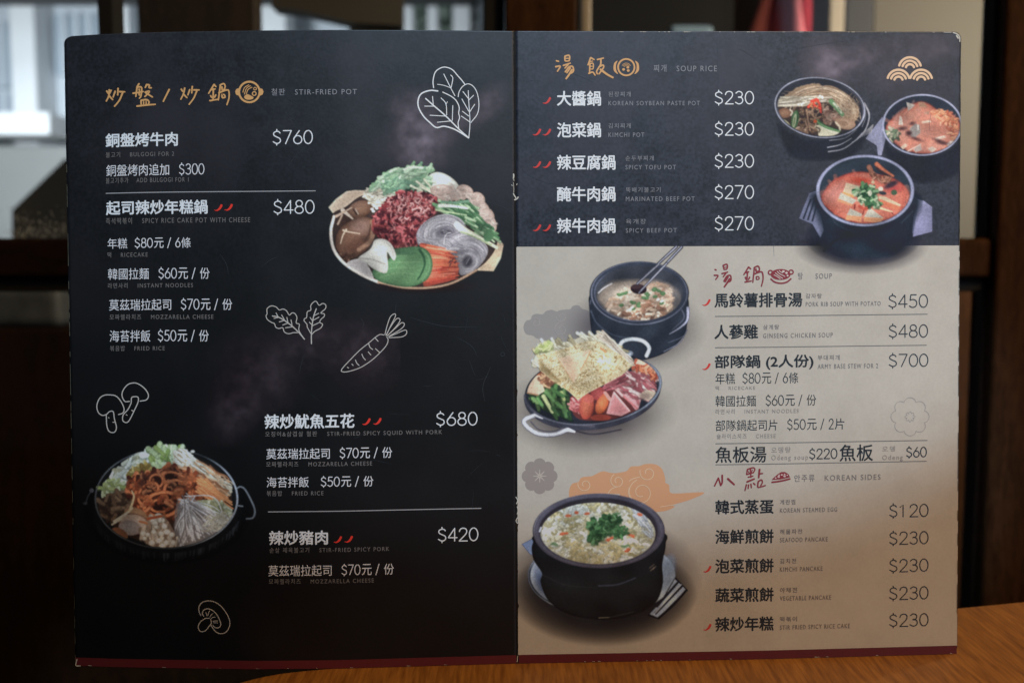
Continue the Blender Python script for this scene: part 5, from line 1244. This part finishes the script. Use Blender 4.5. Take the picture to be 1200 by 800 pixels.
# second pot
p.tf(1010, 90, 7.275); p.part('kimchi_stew')
p.ell(515, 412, 332, 255, (44, 50, 61)); p.clip = p.mask_ell(515, 412, 322, 246)
bt = [(205, 440), (235, 380), (300, 320), (385, 262), (480, 215), (560, 225), (660, 290), (760, 310), (830, 380), (835, 480), (760, 590), (640, 650), (480, 655), (330, 600), (240, 520)]
p.poly(bt, (200, 124, 100), rim=(160, 66, 50), rimw=20, edge=6, grad=(-.3, 1, (204, 142, 124)))
p.dabs(bt, 90, [(208, 134, 108), (190, 110, 88), (214, 148, 124), (200, 140, 126)], 30, 2, ang=20, a=.4, shade=0)
for q in ((640, 420, 70, 40), (560, 350, 60, 30), (440, 560, 90, 40), (560, 530, 80, 40)): p.ell(q[0], q[1], q[2], q[3], (206, 124, 102), edge=26, a=.7)
p.part('tofu_piece')
for pts, c in (([(378, 215), (455, 242), (395, 294)], (178, 166, 156)), ([(322, 332), (340, 345), (352, 412), (312, 410)], (214, 200, 184)), ([(480, 218), (535, 220), (560, 262), (490, 262)], (166, 122, 96)), ([(410, 440), (455, 400), (492, 412), (500, 478), (452, 522), (412, 505)], (146, 136, 130)), ([(505, 384), (580, 370), (592, 388), (520, 398)], (214, 196, 172)),
    ([(330, 600), (370, 568), (392, 585), (350, 622)], (206, 180, 156)), ([(560, 612), (600, 595), (640, 616), (600, 648)], (196, 176, 158)), ([(440, 620), (500, 575), (510, 625), (460, 645)], (176, 160, 150)), ([(620, 522), (700, 500), (722, 520), (640, 540)], (214, 186, 164)), ([(720, 575), (780, 530), (785, 560), (740, 600)], (206, 188, 176)), ([(690, 330), (755, 302), (745, 340), (700, 360)], (200, 156, 126)), ([(530, 300), (575, 296), (570, 320), (535, 322)], (176, 130, 108))): p.part('tofu_piece', True); p.poly(pts, c, smooth=False, rim=np.minimum(np.array(c) * 1.1, 240), rimw=5)
p.line([(478, 412), (480, 450)], 9, (226, 218, 206)); p.line([(390, 637), (505, 573)], 6, (222, 210, 196)); p.line([(640, 524), (710, 505)], 6, (226, 206, 188))
p.part('kimchi_stew')
for q in ((345, 442, 36, 14), (400, 482, 26, 22), (462, 530, 40, 10), (660, 548, 42, 12), (690, 566, 40, 12), (430, 400, 20, 12)): p.ell(q[0], q[1], q[2], q[3], (74, 46, 46), edge=8, rot=RS.uniform(-15, 25))
p.strands(arcs(745, 415, 20, 80, 170, 420, .85), 30, 9, [(216, 148, 110), (190, 108, 74), (226, 166, 130), (170, 84, 58)]); p.strands(squig((620, 300), (740, 360), 90, 14, 30, 40), 16, 8, [(214, 146, 108), (184, 100, 70)])
p.dabs([(640, 280), (760, 310), (830, 400), (800, 520), (760, 520), (700, 380)], 40, [(206, 130, 92), (176, 90, 64), (224, 160, 120)], 12, 3, curl=1)
p.part('greens'); p.dabs([(200, 470), (240, 440), (300, 470), (310, 510), (250, 550), (215, 510)], 34, [(92, 112, 84), (120, 134, 104), (70, 88, 66), (166, 160, 136)], 22, 1.6)
p.clip = None; p.part('stone_pots_picture')
p.ring(515, 412, 334, 256, 13, (146, 148, 176), hi=(178, 180, 204)); p.line([(172, 470), (180, 420), (200, 352)], 8, (150, 152, 180))
# third pot
p.tf(925, 170, 5.717); p.part('tofu_stew')
p.ell(508, 306, 316, 230, (47, 56, 66)); p.clip = p.mask_ell(508, 306, 304, 220)
bt = [(215, 380), (235, 310), (290, 240), (380, 195), (470, 178), (560, 190), (680, 215), (770, 270), (806, 340), (780, 420), (700, 490), (560, 535), (430, 520), (300, 460)]
p.poly(bt, (206, 108, 88), rim=(158, 54, 42), rimw=20, edge=5, grad=(-.5, 1, (216, 128, 104)))
p.dabs(bt, 60, [(214, 122, 98), (200, 98, 78), (220, 138, 114)], 32, 2, a=.35, shade=0)
for q in range(40): p.ell(RS.uniform(240, 780), RS.uniform(230, 500), 3, 2, (232, 176, 150))
p.ell(300, 320, 66, 44, (206, 132, 122), edge=30, a=.7, rot=-30); p.ell(480, 240, 64, 20, (214, 74, 50), edge=12, rot=6); p.ell(700, 290, 50, 26, (176, 70, 66), edge=14)
p.part('meat_strips')
p.line([(534, 148), (575, 212), (668, 232)], 34, (142, 84, 64), w1=30, hi=(170, 112, 88)); p.dabs([(530, 150), (580, 200), (670, 215), (660, 250), (580, 240)], 34, [(170, 110, 86), (118, 66, 50), (186, 130, 104)], 12, 1.8)
p.line([(585, 128), (630, 165), (696, 208)], 30, (170, 84, 58), w1=16, hi=(206, 118, 86)); p.line([(580, 150), (620, 186), (660, 205)], 9, (66, 40, 38)); p.ell(684, 264, 50, 18, (62, 46, 54), rot=-25, edge=6)
p.part('tofu_piece')
for pts, c in (([(380, 252), (472, 276), (440, 344), (358, 322)], (216, 190, 156)), ([(360, 312), (440, 340), (428, 352), (350, 330)], (222, 150, 92)), ([(345, 318), (452, 370), (424, 398), (328, 358)], (182, 178, 160)), ([(326, 360), (422, 398), (420, 412), (322, 376)], (226, 140, 98)), ([(408, 424), (492, 464), (478, 480), (384, 470)], (188, 182, 164)), ([(384, 470), (486, 480), (480, 515), (376, 500)], (224, 150, 104)),
    ([(538, 418), (632, 490), (500, 482)], (190, 184, 166)), ([(500, 482), (632, 492), (610, 520), (500, 512)], (224, 152, 104)), ([(600, 340), (640, 345), (752, 402), (740, 412), (600, 360)], (212, 188, 152)), ([(600, 360), (740, 412), (730, 440), (640, 410)], (220, 118, 84)), ([(592, 408), (692, 444), (690, 452), (586, 424)], (226, 196, 152)), ([(470, 340), (560, 345), (530, 400), (450, 375)], (196, 184, 160))):
    p.part('tofu_piece', True); p.poly(pts, c, smooth=False, rim=np.minimum(np.array(c) * 1.06, 240), rimw=5)
p.part('tofu_stew')
p.line([(440, 400), (436, 425)], 8, (120, 40, 34)); p.line([(470, 410), (500, 430), (530, 415)], 20, (186, 76, 58)); p.line([(490, 465), (500, 440)], 6, (120, 44, 36)); p.line([(684, 452), (694, 460)], 6, (110, 44, 36))
p.part('greens')
gc = [(428, 310), (460, 280), (520, 262), (572, 280), (590, 320), (570, 350), (608, 400), (560, 412), (500, 398), (470, 360), (440, 340)]
p.dabs(gc, 110, [(62, 106, 66), (92, 142, 90), (130, 170, 122), (42, 78, 50), (170, 190, 150), (50, 92, 60)], 17, 1.6)
p.ell(702, 318, 20, 18, (70, 92, 66)); p.ell(612, 294, 17, 15, (224, 208, 190), light=(0, -1, 14)); p.ell(560, 250, 12, 10, (210, 190, 150)); p.ell(625, 322, 26, 12, (60, 62, 66), rot=10); p.ell(540, 322, 14, 20, (206, 206, 180))
p.clip = None; p.part('stone_pots_picture')
p.ring(508, 306, 317, 231, 17, (134, 138, 168), hi=(166, 168, 198)); p.line([(300, 520), (350, 552)], 3, (50, 58, 68))
p.build(gain=(.76, .78, .81), sheen=.024, sat=.86, lift=1.1e-4, parent=MENU, mat=PRINT, xmax=xright, labels={'stone_pots_picture': 'printed picture of three black stone pots of soup'})

# --- chicken soup pot with chopsticks
p = Pic(606, 287, 850, 440); p.tf(680, 285, 5.926); p.part('stone_pot_picture')
p.soft(380, 600, 540, 330, (66, 60, 78), .95, pw=.9)
p.poly([(62, 430), (66, 360), (110, 300), (410, 250), (700, 300), (748, 380), (752, 470), (742, 560), (720, 640), (620, 740), (480, 800), (330, 815), (180, 760), (90, 660)], (46, 53, 66), rim=(36, 42, 54), rimw=26)
p.line([(74, 470), (120, 560), (240, 640), (400, 660)], 12, (70, 80, 100), w1=4); p.line([(68, 420), (78, 380), (96, 350)], 8, (86, 92, 112))
p.line([(748, 450), (744, 530), (700, 580), (620, 630)], 22, (124, 128, 154), w1=6, hi=(176, 180, 204)); p.line([(744, 600), (690, 690), (580, 752)], 5, (128, 132, 156)); p.line([(722, 640), (690, 660), (610, 690)], 5, (110, 114, 136), a=.7)
p.line([(700, 450), (720, 520), (640, 600)], 10, (84, 90, 110), w1=5)
p.ell(410, 345, 332, 214, (52, 58, 72)); p.ell(410, 345, 306, 190, (62, 66, 76), light=(.2, -.6, -14))
p.part('chicken_soup'); p.clip = p.mask_ell(410, 350, 300, 186)
p.poly([(120, 370), (200, 280), (320, 255), (520, 255), (660, 320), (690, 400), (620, 500), (460, 545), (260, 510), (160, 440)], (160, 144, 130), edge=14, rim=(128, 114, 104), rimw=22)
p.line([(126, 345), (165, 310), (218, 280)], 10, (206, 204, 206)); p.ell(660, 390, 34, 70, (92, 88, 90), edge=14, rot=-10)
p.part('chicken')
ck = [(185, 425), (225, 372), (290, 330), (370, 300), (460, 290), (540, 272), (600, 290), (632, 350), (640, 420), (600, 482), (520, 525), (430, 545), (320, 515), (230, 480)]
p.poly([(x - 4, y + 14) for x, y in ck], (104, 80, 68), a=.7, edge=14); p.poly(ck, (214, 194, 172), rim=(160, 122, 98), rimw=13, jag=3)
p.ell(340, 375, 100, 50, (230, 216, 194), edge=30, a=.9); p.line([(560, 290), (600, 320), (612, 380), (590, 440)], 16, (150, 108, 84), w1=8, a=.8); p.line([(430, 400), (520, 400), (590, 430)], 12, (140, 96, 74), w1=6, a=.8); p.ell(480, 430, 60, 34, (176, 122, 92), edge=24, rot=-10, a=.9); p.ell(470, 440, 30, 20, (190, 108, 80), edge=16, a=.8); p.ell(590, 330, 40, 40, (214, 186, 168), edge=24, a=.8)
p.dabs(ck, 120, [(216, 196, 172), (184, 148, 120), (226, 212, 192), (160, 116, 90), (200, 168, 142)], 18, 2.2, ang=-10, spread=50, a=.6)
p.dabs([(260, 470), (420, 470), (600, 430), (620, 460), (520, 520), (400, 540), (300, 505)], 70, [(130, 92, 74), (176, 130, 102), (206, 176, 148), (110, 78, 64), (222, 206, 186)], 18, 2, ang=-20, spread=60)
p.part('green_onion')
for q in ((270, 357), (292, 352), (316, 345), (360, 410), (372, 414), (404, 420), (286, 430), (460, 350), (470, 362), (520, 316), (512, 325), (546, 330), (576, 345), (570, 352), (565, 415), (460, 382), (520, 370), (440, 378), (368, 455), (404, 436)): p.ell(q[0], q[1], 17, 11, (96, 136, 88), rot=RS.uniform(-40, 40), col2=(70, 110, 66), light=(0, -1, 10))
for q in ((345, 458), (360, 444), (330, 466), (565, 402), (540, 392)): p.ell(q[0], q[1], 15, 9, (226, 224, 216), rot=-25)
p.clip = None
p.part('chopsticks')
p.ell(405, 318, 56, 34, (52, 34, 40), rot=8, col2=(36, 24, 30)); p.ell(395, 300, 40, 16, (84, 60, 62), rot=-10, a=.7)
for a_, b_ in (((668, 24), (398, 276)), ((704, 26), (408, 344))): p.line([a_, b_], 21, (60, 62, 80), w1=15); p.line([a_, b_], 8, (150, 152, 170), w1=6, hi=(206, 206, 216))
p.part('stone_pot_picture')
p.ring(410, 345, 324, 206, 26, (54, 60, 76)); p.ring(410, 346, 310, 193, 4, (104, 110, 134), arc=(150, 70)); p.ring(410, 345, 334, 216, 4, (112, 118, 140), arc=(-140, 90)); p.ring(410, 345, 332, 214, 6, (96, 102, 124), arc=(20, 60)); p.ring(410, 350, 330, 214, 4, (130, 136, 158), arc=(120, 70))
p.line([(395, 282), (470, 216), (540, 152)], 16, (60, 62, 80)); p.line([(395, 282), (545, 146)], 7, (150, 152, 170), hi=(206, 206, 216)); p.line([(420, 330), (600, 140)], 15, (60, 62, 80)); p.line([(420, 330), (600, 140)], 7, (150, 152, 170), hi=(206, 206, 216))
p.build(gain=(.67, .70, .74), sheen=.012, lift=1.0e-4, parent=MENU, mat=PRINT, labels={'stone_pot_picture': 'printed picture of a black stone pot of chicken soup with chopsticks'})

# --- shallow pan with instant noodles, cheese and sausage
p = Pic(606, 384, 800, 536); p.tf(600, 360, 5); p.part('pan_picture')
p.soft(450, 610, 560, 290, (70, 62, 74), .9, pw=.9)
p.ell(472, 500, 402, 214, (50, 54, 66), rot=-7, col2=(60, 62, 76)); p.line([(90, 520), (180, 610), (320, 672), (480, 696)], 40, (84, 82, 96), w1=14, a=.8)
p.line([(360, 720), (480, 742), (640, 715)], 8, (50, 52, 64), a=.7)
p.ell(474, 476, 398, 206, (40, 44, 54), rot=-7)
p.part('loop_handle')
p.line([(632, 222), (652, 198), (706, 186), (768, 198), (804, 238), (788, 284)], 20, (190, 202, 214), hi=(226, 234, 242)); p.ell(690, 270, 20, 16, (120, 132, 150)); p.ell(690, 272, 11, 9, (170, 184, 200))
p.part('loop_handle', True)
p.line([(140, 628), (74, 658), (84, 694), (150, 738), (246, 744), (322, 716)], 25, (150, 152, 162), hi=(222, 224, 232)); p.line([(110, 668), (160, 716), (240, 726), (300, 706)], 6, (90, 88, 98)); p.line([(150, 634), (178, 648)], 20, (210, 212, 220), w1=12); p.line([(330, 716), (366, 728)], 22, (214, 216, 224), w1=12)
p.clip = p.mask_ell(474, 474, 388, 200, rot=-7)
p.part('cabbage'); p.poly([(80, 380), (130, 300), (170, 290), (190, 380), (140, 420)], (170, 176, 140)); p.ell(140, 384, 34, 22, (186, 96, 62)); p.dabs([(105, 390), (140, 360), (190, 380), (160, 400)], 16, [(206, 120, 80), (170, 76, 52)], 14, 1.6)
p.part('greens')
gb = [(110, 520), (180, 460), (250, 440), (330, 500), (345, 570), (335, 640), (250, 630), (160, 585)]
p.poly(gb, (44, 58, 44)); p.dabs(gb, 40, [(60, 92, 56), (84, 116, 70), (40, 64, 44)], 18, 2.4, ang=60, spread=50)
for a_, b_, c in (((258, 452), (240, 545), (74, 116, 64)), ((196, 490), (244, 548), (92, 134, 80)), ((184, 520), (236, 612), (172, 184, 128)), ((150, 538), (176, 572), (96, 146, 84)), ((124, 535), (150, 560), (110, 150, 90)), ((262, 560), (318, 606), (80, 122, 70)), ((290, 500), (305, 540), (140, 156, 96)), ((306, 600), (318, 640), (70, 106, 64)), ((216, 470), (300, 520), (66, 104, 60)), ((240, 590), (270, 630), (58, 90, 56))): p.line([a_, b_], 25, c, w1=20, hi=np.minimum(np.array(c) * 1.2, 255))
p.part('fish_cake'); p.poly([(76, 468), (92, 425), (120, 402), (165, 398), (192, 490), (150, 516), (86, 504)], (214, 184, 156), smooth=False, rim=(226, 204, 178), rimw=6); p.line([(86, 500), (150, 514)], 8, (160, 116, 86)); p.dabs([(160, 390), (230, 400), (240, 440), (190, 470)], 26, [(160, 110, 80), (206, 160, 120), (130, 84, 64)], 13, 2.4)
p.part('sausage_slices')
p.poly([(340, 530), (420, 500), (560, 460), (700, 480), (740, 600), (640, 650), (480, 665), (370, 640)], (96, 48, 48))
p.ell(376, 572, 40, 42, (188, 92, 94)); p.dabs([(340, 540), (410, 535), (412, 600), (345, 605)], 50, [(206, 116, 116), (168, 72, 76), (220, 140, 138)], 10, 1.8)
p.ell(505, 505, 44, 40, (182, 82, 80), col2=(156, 60, 60)); p.ell(437, 580, 42, 76, (206, 108, 82), rot=6, col2=(176, 72, 60), light=(-.5, -.5, 14)); p.ell(450, 535, 30, 24, (200, 96, 88), rot=6, a=.8); p.ell(528, 566, 34, 62, (214, 118, 72), rot=24, col2=(186, 84, 54), light=(-.6, -.3, 16)); p.line([(545, 500), (575, 540)], 20, (206, 140, 130)); p.ell(520, 645, 60, 18, (160, 66, 54))
p.part('ham_and_bacon')
p.poly([(550, 455), (590, 405), (650, 380), (720, 374), (800, 378), (832, 450), (770, 500), (735, 602), (690, 560), (600, 482)], (200, 146, 150)); 
p.dabs([(555, 455), (640, 385), (800, 385), (820, 450), (740, 590), (640, 500)], 60, [(224, 192, 190), (176, 100, 106), (210, 160, 160), (160, 84, 92), (232, 208, 204)], 15, 6, ang=32, spread=16, curl=.4)
p.dabs([(555, 455), (630, 395), (660, 430), (600, 480)], 16, [(160, 80, 90), (184, 104, 110)], 16, 4, ang=-30, spread=20)
p.poly([(553, 622), (572, 560), (596, 488), (640, 550), (694, 608), (640, 636)], (198, 124, 126), smooth=False, rim=(222, 166, 166), rimw=9); p.line([(600, 500), (690, 606)], 8, (226, 180, 180)); p.line([(655, 520), (740, 600)], 10, (190, 108, 110))
p.part('kimchi'); kk = [(700, 345), (735, 308), (790, 325), (838, 348), (858, 395), (835, 424), (805, 380), (740, 370)]
p.poly(kk, (200, 96, 66)); p.dabs(kk, 50, [(222, 130, 92), (176, 70, 50), (230, 160, 124), (206, 96, 70)], 15, 2, ang=30); p.poly([(722, 330), (740, 304), (800, 326), (770, 338)], (226, 206, 180), smooth=False)
p.poly([(748, 520), (790, 484), (850, 505), (810, 545)], (206, 190, 166)); p.ell(780, 520, 36, 22, (120, 96, 92), edge=10, a=.6)
p.clip = None
p.part('cabbage')
cb = [(134, 285), (142, 236), (220, 210), (330, 200), (380, 178), (430, 164), (505, 160), (512, 138), (525, 160), (560, 172), (640, 240), (712, 318), (690, 345), (560, 270), (300, 280), (180, 330), (120, 350)]
p.poly(cb, (208, 204, 180), jag=4); p.dabs(cb, 120, [(226, 222, 204), (190, 184, 154), (214, 212, 190), (170, 160, 126)], 13, 4, ang=38, spread=24, a=.85); p.dabs([(140, 240), (240, 212), (230, 240), (150, 270)], 30, [(176, 186, 124), (196, 200, 146), (156, 170, 104)], 16, 2)
p.strands(fan((520, 160), 16, (640, 270), (715, 330), 6), 40, 6, [(222, 214, 200), (196, 184, 166), (160, 148, 134)])
p.part('instant_noodles')
rm = [(150, 282), (240, 258), (330, 236), (440, 196), (505, 200), (560, 232), (640, 286), (700, 345), (640, 396), (560, 442), (450, 498), (385, 535), (330, 492), (250, 440), (165, 366)]
p.poly(rm, (158, 136, 92), smooth=False, jag=3, rim=(222, 206, 160), rimw=10)
p.clip = p.mask_poly(rm, False)
for i in range(26):
    for sgn, o_ in ((1, 0), (1, 12)):
        t = i / 25; a0 = np.array([150, 300]) * (1 - t) + np.array([395, 540]) * t + (o_, 0); d = np.array([310, -120]) if t < .5 else np.array([310, -190]); u = np.linspace(0, 1, 34)
        P_ = a0 + np.outer(u, d * 1.05); P_[:, 1] += 9 * np.sin(u * 95 + i * 1.9); k = [(214, 202, 164), (196, 178, 134), (224, 214, 182)][RS.randint(3)]
        p.line(P_, 4.6, k, hi=np.minimum(np.array(k) * 1.05, 255), smooth=False, a=.9)
for i in range(22):
    t = i / 21; a0 = np.array([440, 205]) * (1 - t) + np.array([430, 500]) * t; u = np.linspace(0, 1, 34); P_ = a0 + np.outer(u, np.array([270, 150 - 330 * t * .9])); P_[:, 1] += 9 * np.sin(u * 80 + i * 2.3); k = [(212, 200, 162), (194, 176, 132), (222, 212, 180)][RS.randint(3)]
    p.line(P_, 4.6, k, hi=np.minimum(np.array(k) * 1.05, 255), smooth=False, a=.9)
p.dabs(rm, 200, [(140, 108, 62), (124, 94, 54), (156, 124, 76)], 6, 1.8, a=.7, shade=0)
p.clip = None; p.dabs([(300, 440), (300, 470), (285, 455)], 3, [(226, 210, 166)], 14); p.line([(285, 452), (292, 470), (302, 462)], 5, (222, 206, 160)); p.line([(520, 240), (548, 262)], 10, (214, 140, 90))
p.part('cheese_slice'); p.poly([(268, 300), (460, 250), (362, 442)], (226, 196, 166), smooth=False, rim=(236, 212, 182), rimw=7, grad=(0, 1, (222, 182, 146)), edge=2); p.line([(460, 252), (440, 300), (400, 370)], 6, (210, 160, 112)); p.line([(270, 302), (360, 440)], 5, (204, 158, 112))
p.part('pan_picture'); p.ring(474, 476, 398, 207, 8, (96, 100, 116), rot=-7, arc=(70, 95)); p.ring(474, 476, 398, 207, 8, (110, 122, 142), rot=-7, arc=(15, 45), hi=(140, 152, 172))
p.build(gain=(.64, .67, .71), sheen=.010, sat=.84, lift=1.6e-4, parent=MENU, mat=PRINT, labels={'pan_picture': 'printed picture of a shallow pan of instant noodles, sausage and ham'})

# --- steamed egg in a stone pot on a metal plate
p = Pic(606, 566, 836, 764.5); p.tf(600, 520, 3.6375); p.part('egg_pot_picture')
p.soft(390, 575, 430, 280, (74, 64, 70), .95, pw=.6); p.soft(390, 640, 400, 222, (28, 31, 38), 1.0, pw=.45)
p.part('metal_plate')
p.part('plate_handle', True); p.poly([(42, 426), (96, 398), (112, 440), (82, 474)], (112, 128, 162), smooth=False, grad=(1, .5, (140, 156, 188)))
p.part('metal_plate', True); p.ell(382, 560, 314, 168, (176, 190, 208), light=(-.4, .2, 20)); p.ring(382, 560, 308, 162, 5, (60, 66, 80), arc=(150, 50)); p.ell(130, 590, 26, 60, (80, 100, 146), rot=-20, edge=18, a=.9); p.ell(650, 560, 36, 80, (150, 170, 196), rot=20, edge=16)
p.part('plate_handle'); p.poly([(578, 730), (640, 660), (696, 566), (750, 622), (690, 690), (626, 746)], (26, 28, 34), smooth=False); p.poly([(586, 724), (644, 662), (694, 574), (740, 618), (684, 684), (620, 738)], (152, 168, 196), smooth=False, grad=(1, -1, (176, 192, 216)))
for a_, b_ in (((618, 690), (706, 590)), ((612, 720), (724, 606))): p.line([a_, b_], 11, (30, 32, 40), w1=9)
p.line([(606, 724), (722, 598)], 4, (206, 216, 232)); p.line([(626, 742), (744, 622)], 7, (20, 22, 26))
p.part('egg_pot_picture')
p.poly([(84, 450), (90, 420), (112, 380), (370, 300), (636, 372), (655, 425), (646, 480), (640, 520), (642, 600), (606, 680), (500, 732), (380, 746), (255, 728), (160, 672), (122, 590), (128, 550), (96, 500)], (27, 31, 34), rim=(20, 22, 24), rimw=10)
p.ell(300, 600, 150, 60, (36, 42, 45), edge=80, a=.7)
p.line([(370, 604), (450, 598), (526, 570)], 7, (64, 70, 88), w1=5, a=.9); p.line([(130, 556), (230, 600), (360, 612)], 4, (40, 44, 48)); p.line([(370, 740), (415, 738)], 4, (130, 122, 104)); p.line([(415, 738), (520, 714)], 3, (60, 62, 66))
for l in ([(586, 528), (606, 512)], [(590, 540), (606, 524)], [(600, 534), (614, 520)]): p.line(l, 2.2, (150, 130, 112))
p.ell(370, 370, 274, 154, (56, 53, 62)); p.ell(368, 375, 250, 138, (48, 44, 50))
p.part('steamed_egg'); p.clip = p.mask_ell(366, 382, 246, 133)
p.ell(366, 382, 246, 133, (184, 176, 148), light=(0, .2, -6))
eg = [(135, 380), (160, 310), (250, 262), (370, 250), (480, 262), (570, 320), (596, 380), (560, 450), (460, 500), (360, 508), (250, 495), (165, 445)]
p.dabs(eg, 950, [(208, 202, 178), (190, 180, 148), (168, 158, 118), (216, 212, 194), (178, 164, 116), (200, 192, 160), (150, 138, 98), (214, 212, 196)], 11, 2.0, ang=-15, spread=60, curl=.8, shade=.8)
p.dabs([(230, 420), (420, 420), (500, 450), (440, 500), (300, 498)], 44, [(186, 164, 108), (196, 176, 124)], 14, 2, a=.4, shade=0)
p.dabs([(510, 290), (545, 280), (600, 370), (580, 400)], 36, [(190, 192, 192), (172, 174, 178), (204, 206, 206)], 9, 2.6, ang=55, spread=20); p.line([(522, 300), (560, 335), (590, 372)], 5, (222, 224, 228))
p.dabs([(200, 275), (300, 262), (320, 290), (230, 300)], 30, [(204, 204, 194), (190, 190, 176)], 10, 2, shade=.8)
p.part('carrot_bits')
for q in ((320, 296), (216, 382), (232, 380), (240, 305), (425, 400), (410, 408), (495, 450), (488, 456), (500, 386), (515, 392), (452, 392), (275, 292), (545, 300)): p.ell(q[0], q[1], RS.uniform(8, 14), RS.uniform(5, 8), (200, 98, 64), rot=RS.uniform(-20, 20), light=(0, -1, 12))
p.part('greens')
for q in ((176, 424), (186, 428), (438, 298), (450, 296), (490, 433), (475, 436), (390, 318)): p.ell(q[0], q[1], 12, 6, (98, 128, 88), rot=RS.uniform(-20, 20), a=.85)
for q, n in (((350, 345), 26), ((400, 325), 26), ((385, 372), 26), ((440, 365), 26), ((352, 398), 22), ((420, 350), 16), ((440, 328), 12), ((465, 372), 10)):
    c = [(q[0] - 25, q[1]), (q[0], q[1] - 23), (q[0] + 25, q[1]), (q[0], q[1] + 23)]
    p.dabs(c, n + 8, [(52, 88, 54), (72, 114, 68), (38, 68, 44), (96, 136, 88), (60, 98, 60)], 11, 1.6)
p.clip = None; p.part('egg_pot_picture')
p.ring(370, 370, 266, 150, 17, (72, 68, 80), hi=(92, 88, 100)); p.ring(370, 366, 276, 154, 3, (120, 112, 120), arc=(-110, 80)); p.ring(370, 372, 250, 138, 7, (46, 42, 48), arc=(-100, 80)); p.line([(118, 372), (124, 356)], 8, (190, 190, 196))
p.build(gain=(.48, .45, .43), sheen=.006, expo=.84, sat=.9, lift=1.5e-4, parent=MENU, mat=PRINT, labels={'egg_pot_picture': 'printed picture of steamed egg in a stone pot on a metal plate'})

# --- printed steam above the dishes
def steam(x0, y0, x1, y1, blobs, label, gain=G_UP):
    p = Pic(x0, y0, x1, y1, .9); p.part('steam_print')
    for (x, y, rx, ry, rot, a, c) in blobs: p.soft(x, y, rx, ry, c, a, rot=rot)
    n = RS.rand(p.h // 10 + 3, p.w // 10 + 3); ii = np.linspace(0, n.shape[0] - 1.01, p.h); jj = np.linspace(0, n.shape[1] - 1.01, p.w); i0 = ii.astype(int); j0 = jj.astype(int); fi = (ii - i0)[:, None]; fj = (jj - j0)[None]
    fi = fi * fi * (3 - 2 * fi); fj = fj * fj * (3 - 2 * fj)
    nn = n[i0][:, j0] * (1 - fi) * (1 - fj) + n[i0 + 1][:, j0] * fi * (1 - fj) + n[i0][:, j0 + 1] * (1 - fi) * fj + n[i0 + 1][:, j0 + 1] * fi * fj
    p.a *= .55 + 1.0 * nn; p.rgb[:] = np.asarray(blobs[0][6], float)
    p.build(gain=gain, sheen=.012, lift=2.5e-5, parent=MENU, mat=PRINT, labels={'steam_print': label}, amin=.004, xmax=lambda y: xright(y) - 1)
mv = (102, 92, 104)
steam(420, 80, 601, 215, [(492, 150, 40, 60, 10, .55, mv), (488, 175, 60, 40, 0, .45, mv), (545, 140, 70, 24, -28, .4, mv), (470, 130, 30, 44, 0, .25, mv), (570, 118, 40, 22, -30, .22, mv)], 'faint mauve steam printed above the platter')
steam(895, 40, 1126, 130, [(966, 70, 44, 40, 20, .6, mv), (1004, 66, 70, 22, -24, .5, mv), (975, 92, 44, 24, -10, .45, mv), (1085, 55, 60, 34, 0, .3, mv), (1040, 90, 50, 40, 0, .22, mv)], 'faint mauve steam printed above the noodle pot')
mw = (62, 50, 54)
steam(150, 360, 470, 525, [(430, 420, 60, 60, 0, .5, mw), (300, 440, 70, 70, 30, .5, mw), (270, 480, 40, 60, 10, .4, mw), (380, 400, 80, 50, 0, .4, mw)], 'dim brown haze printed between the line drawings', gain=(.55, .5, .48))
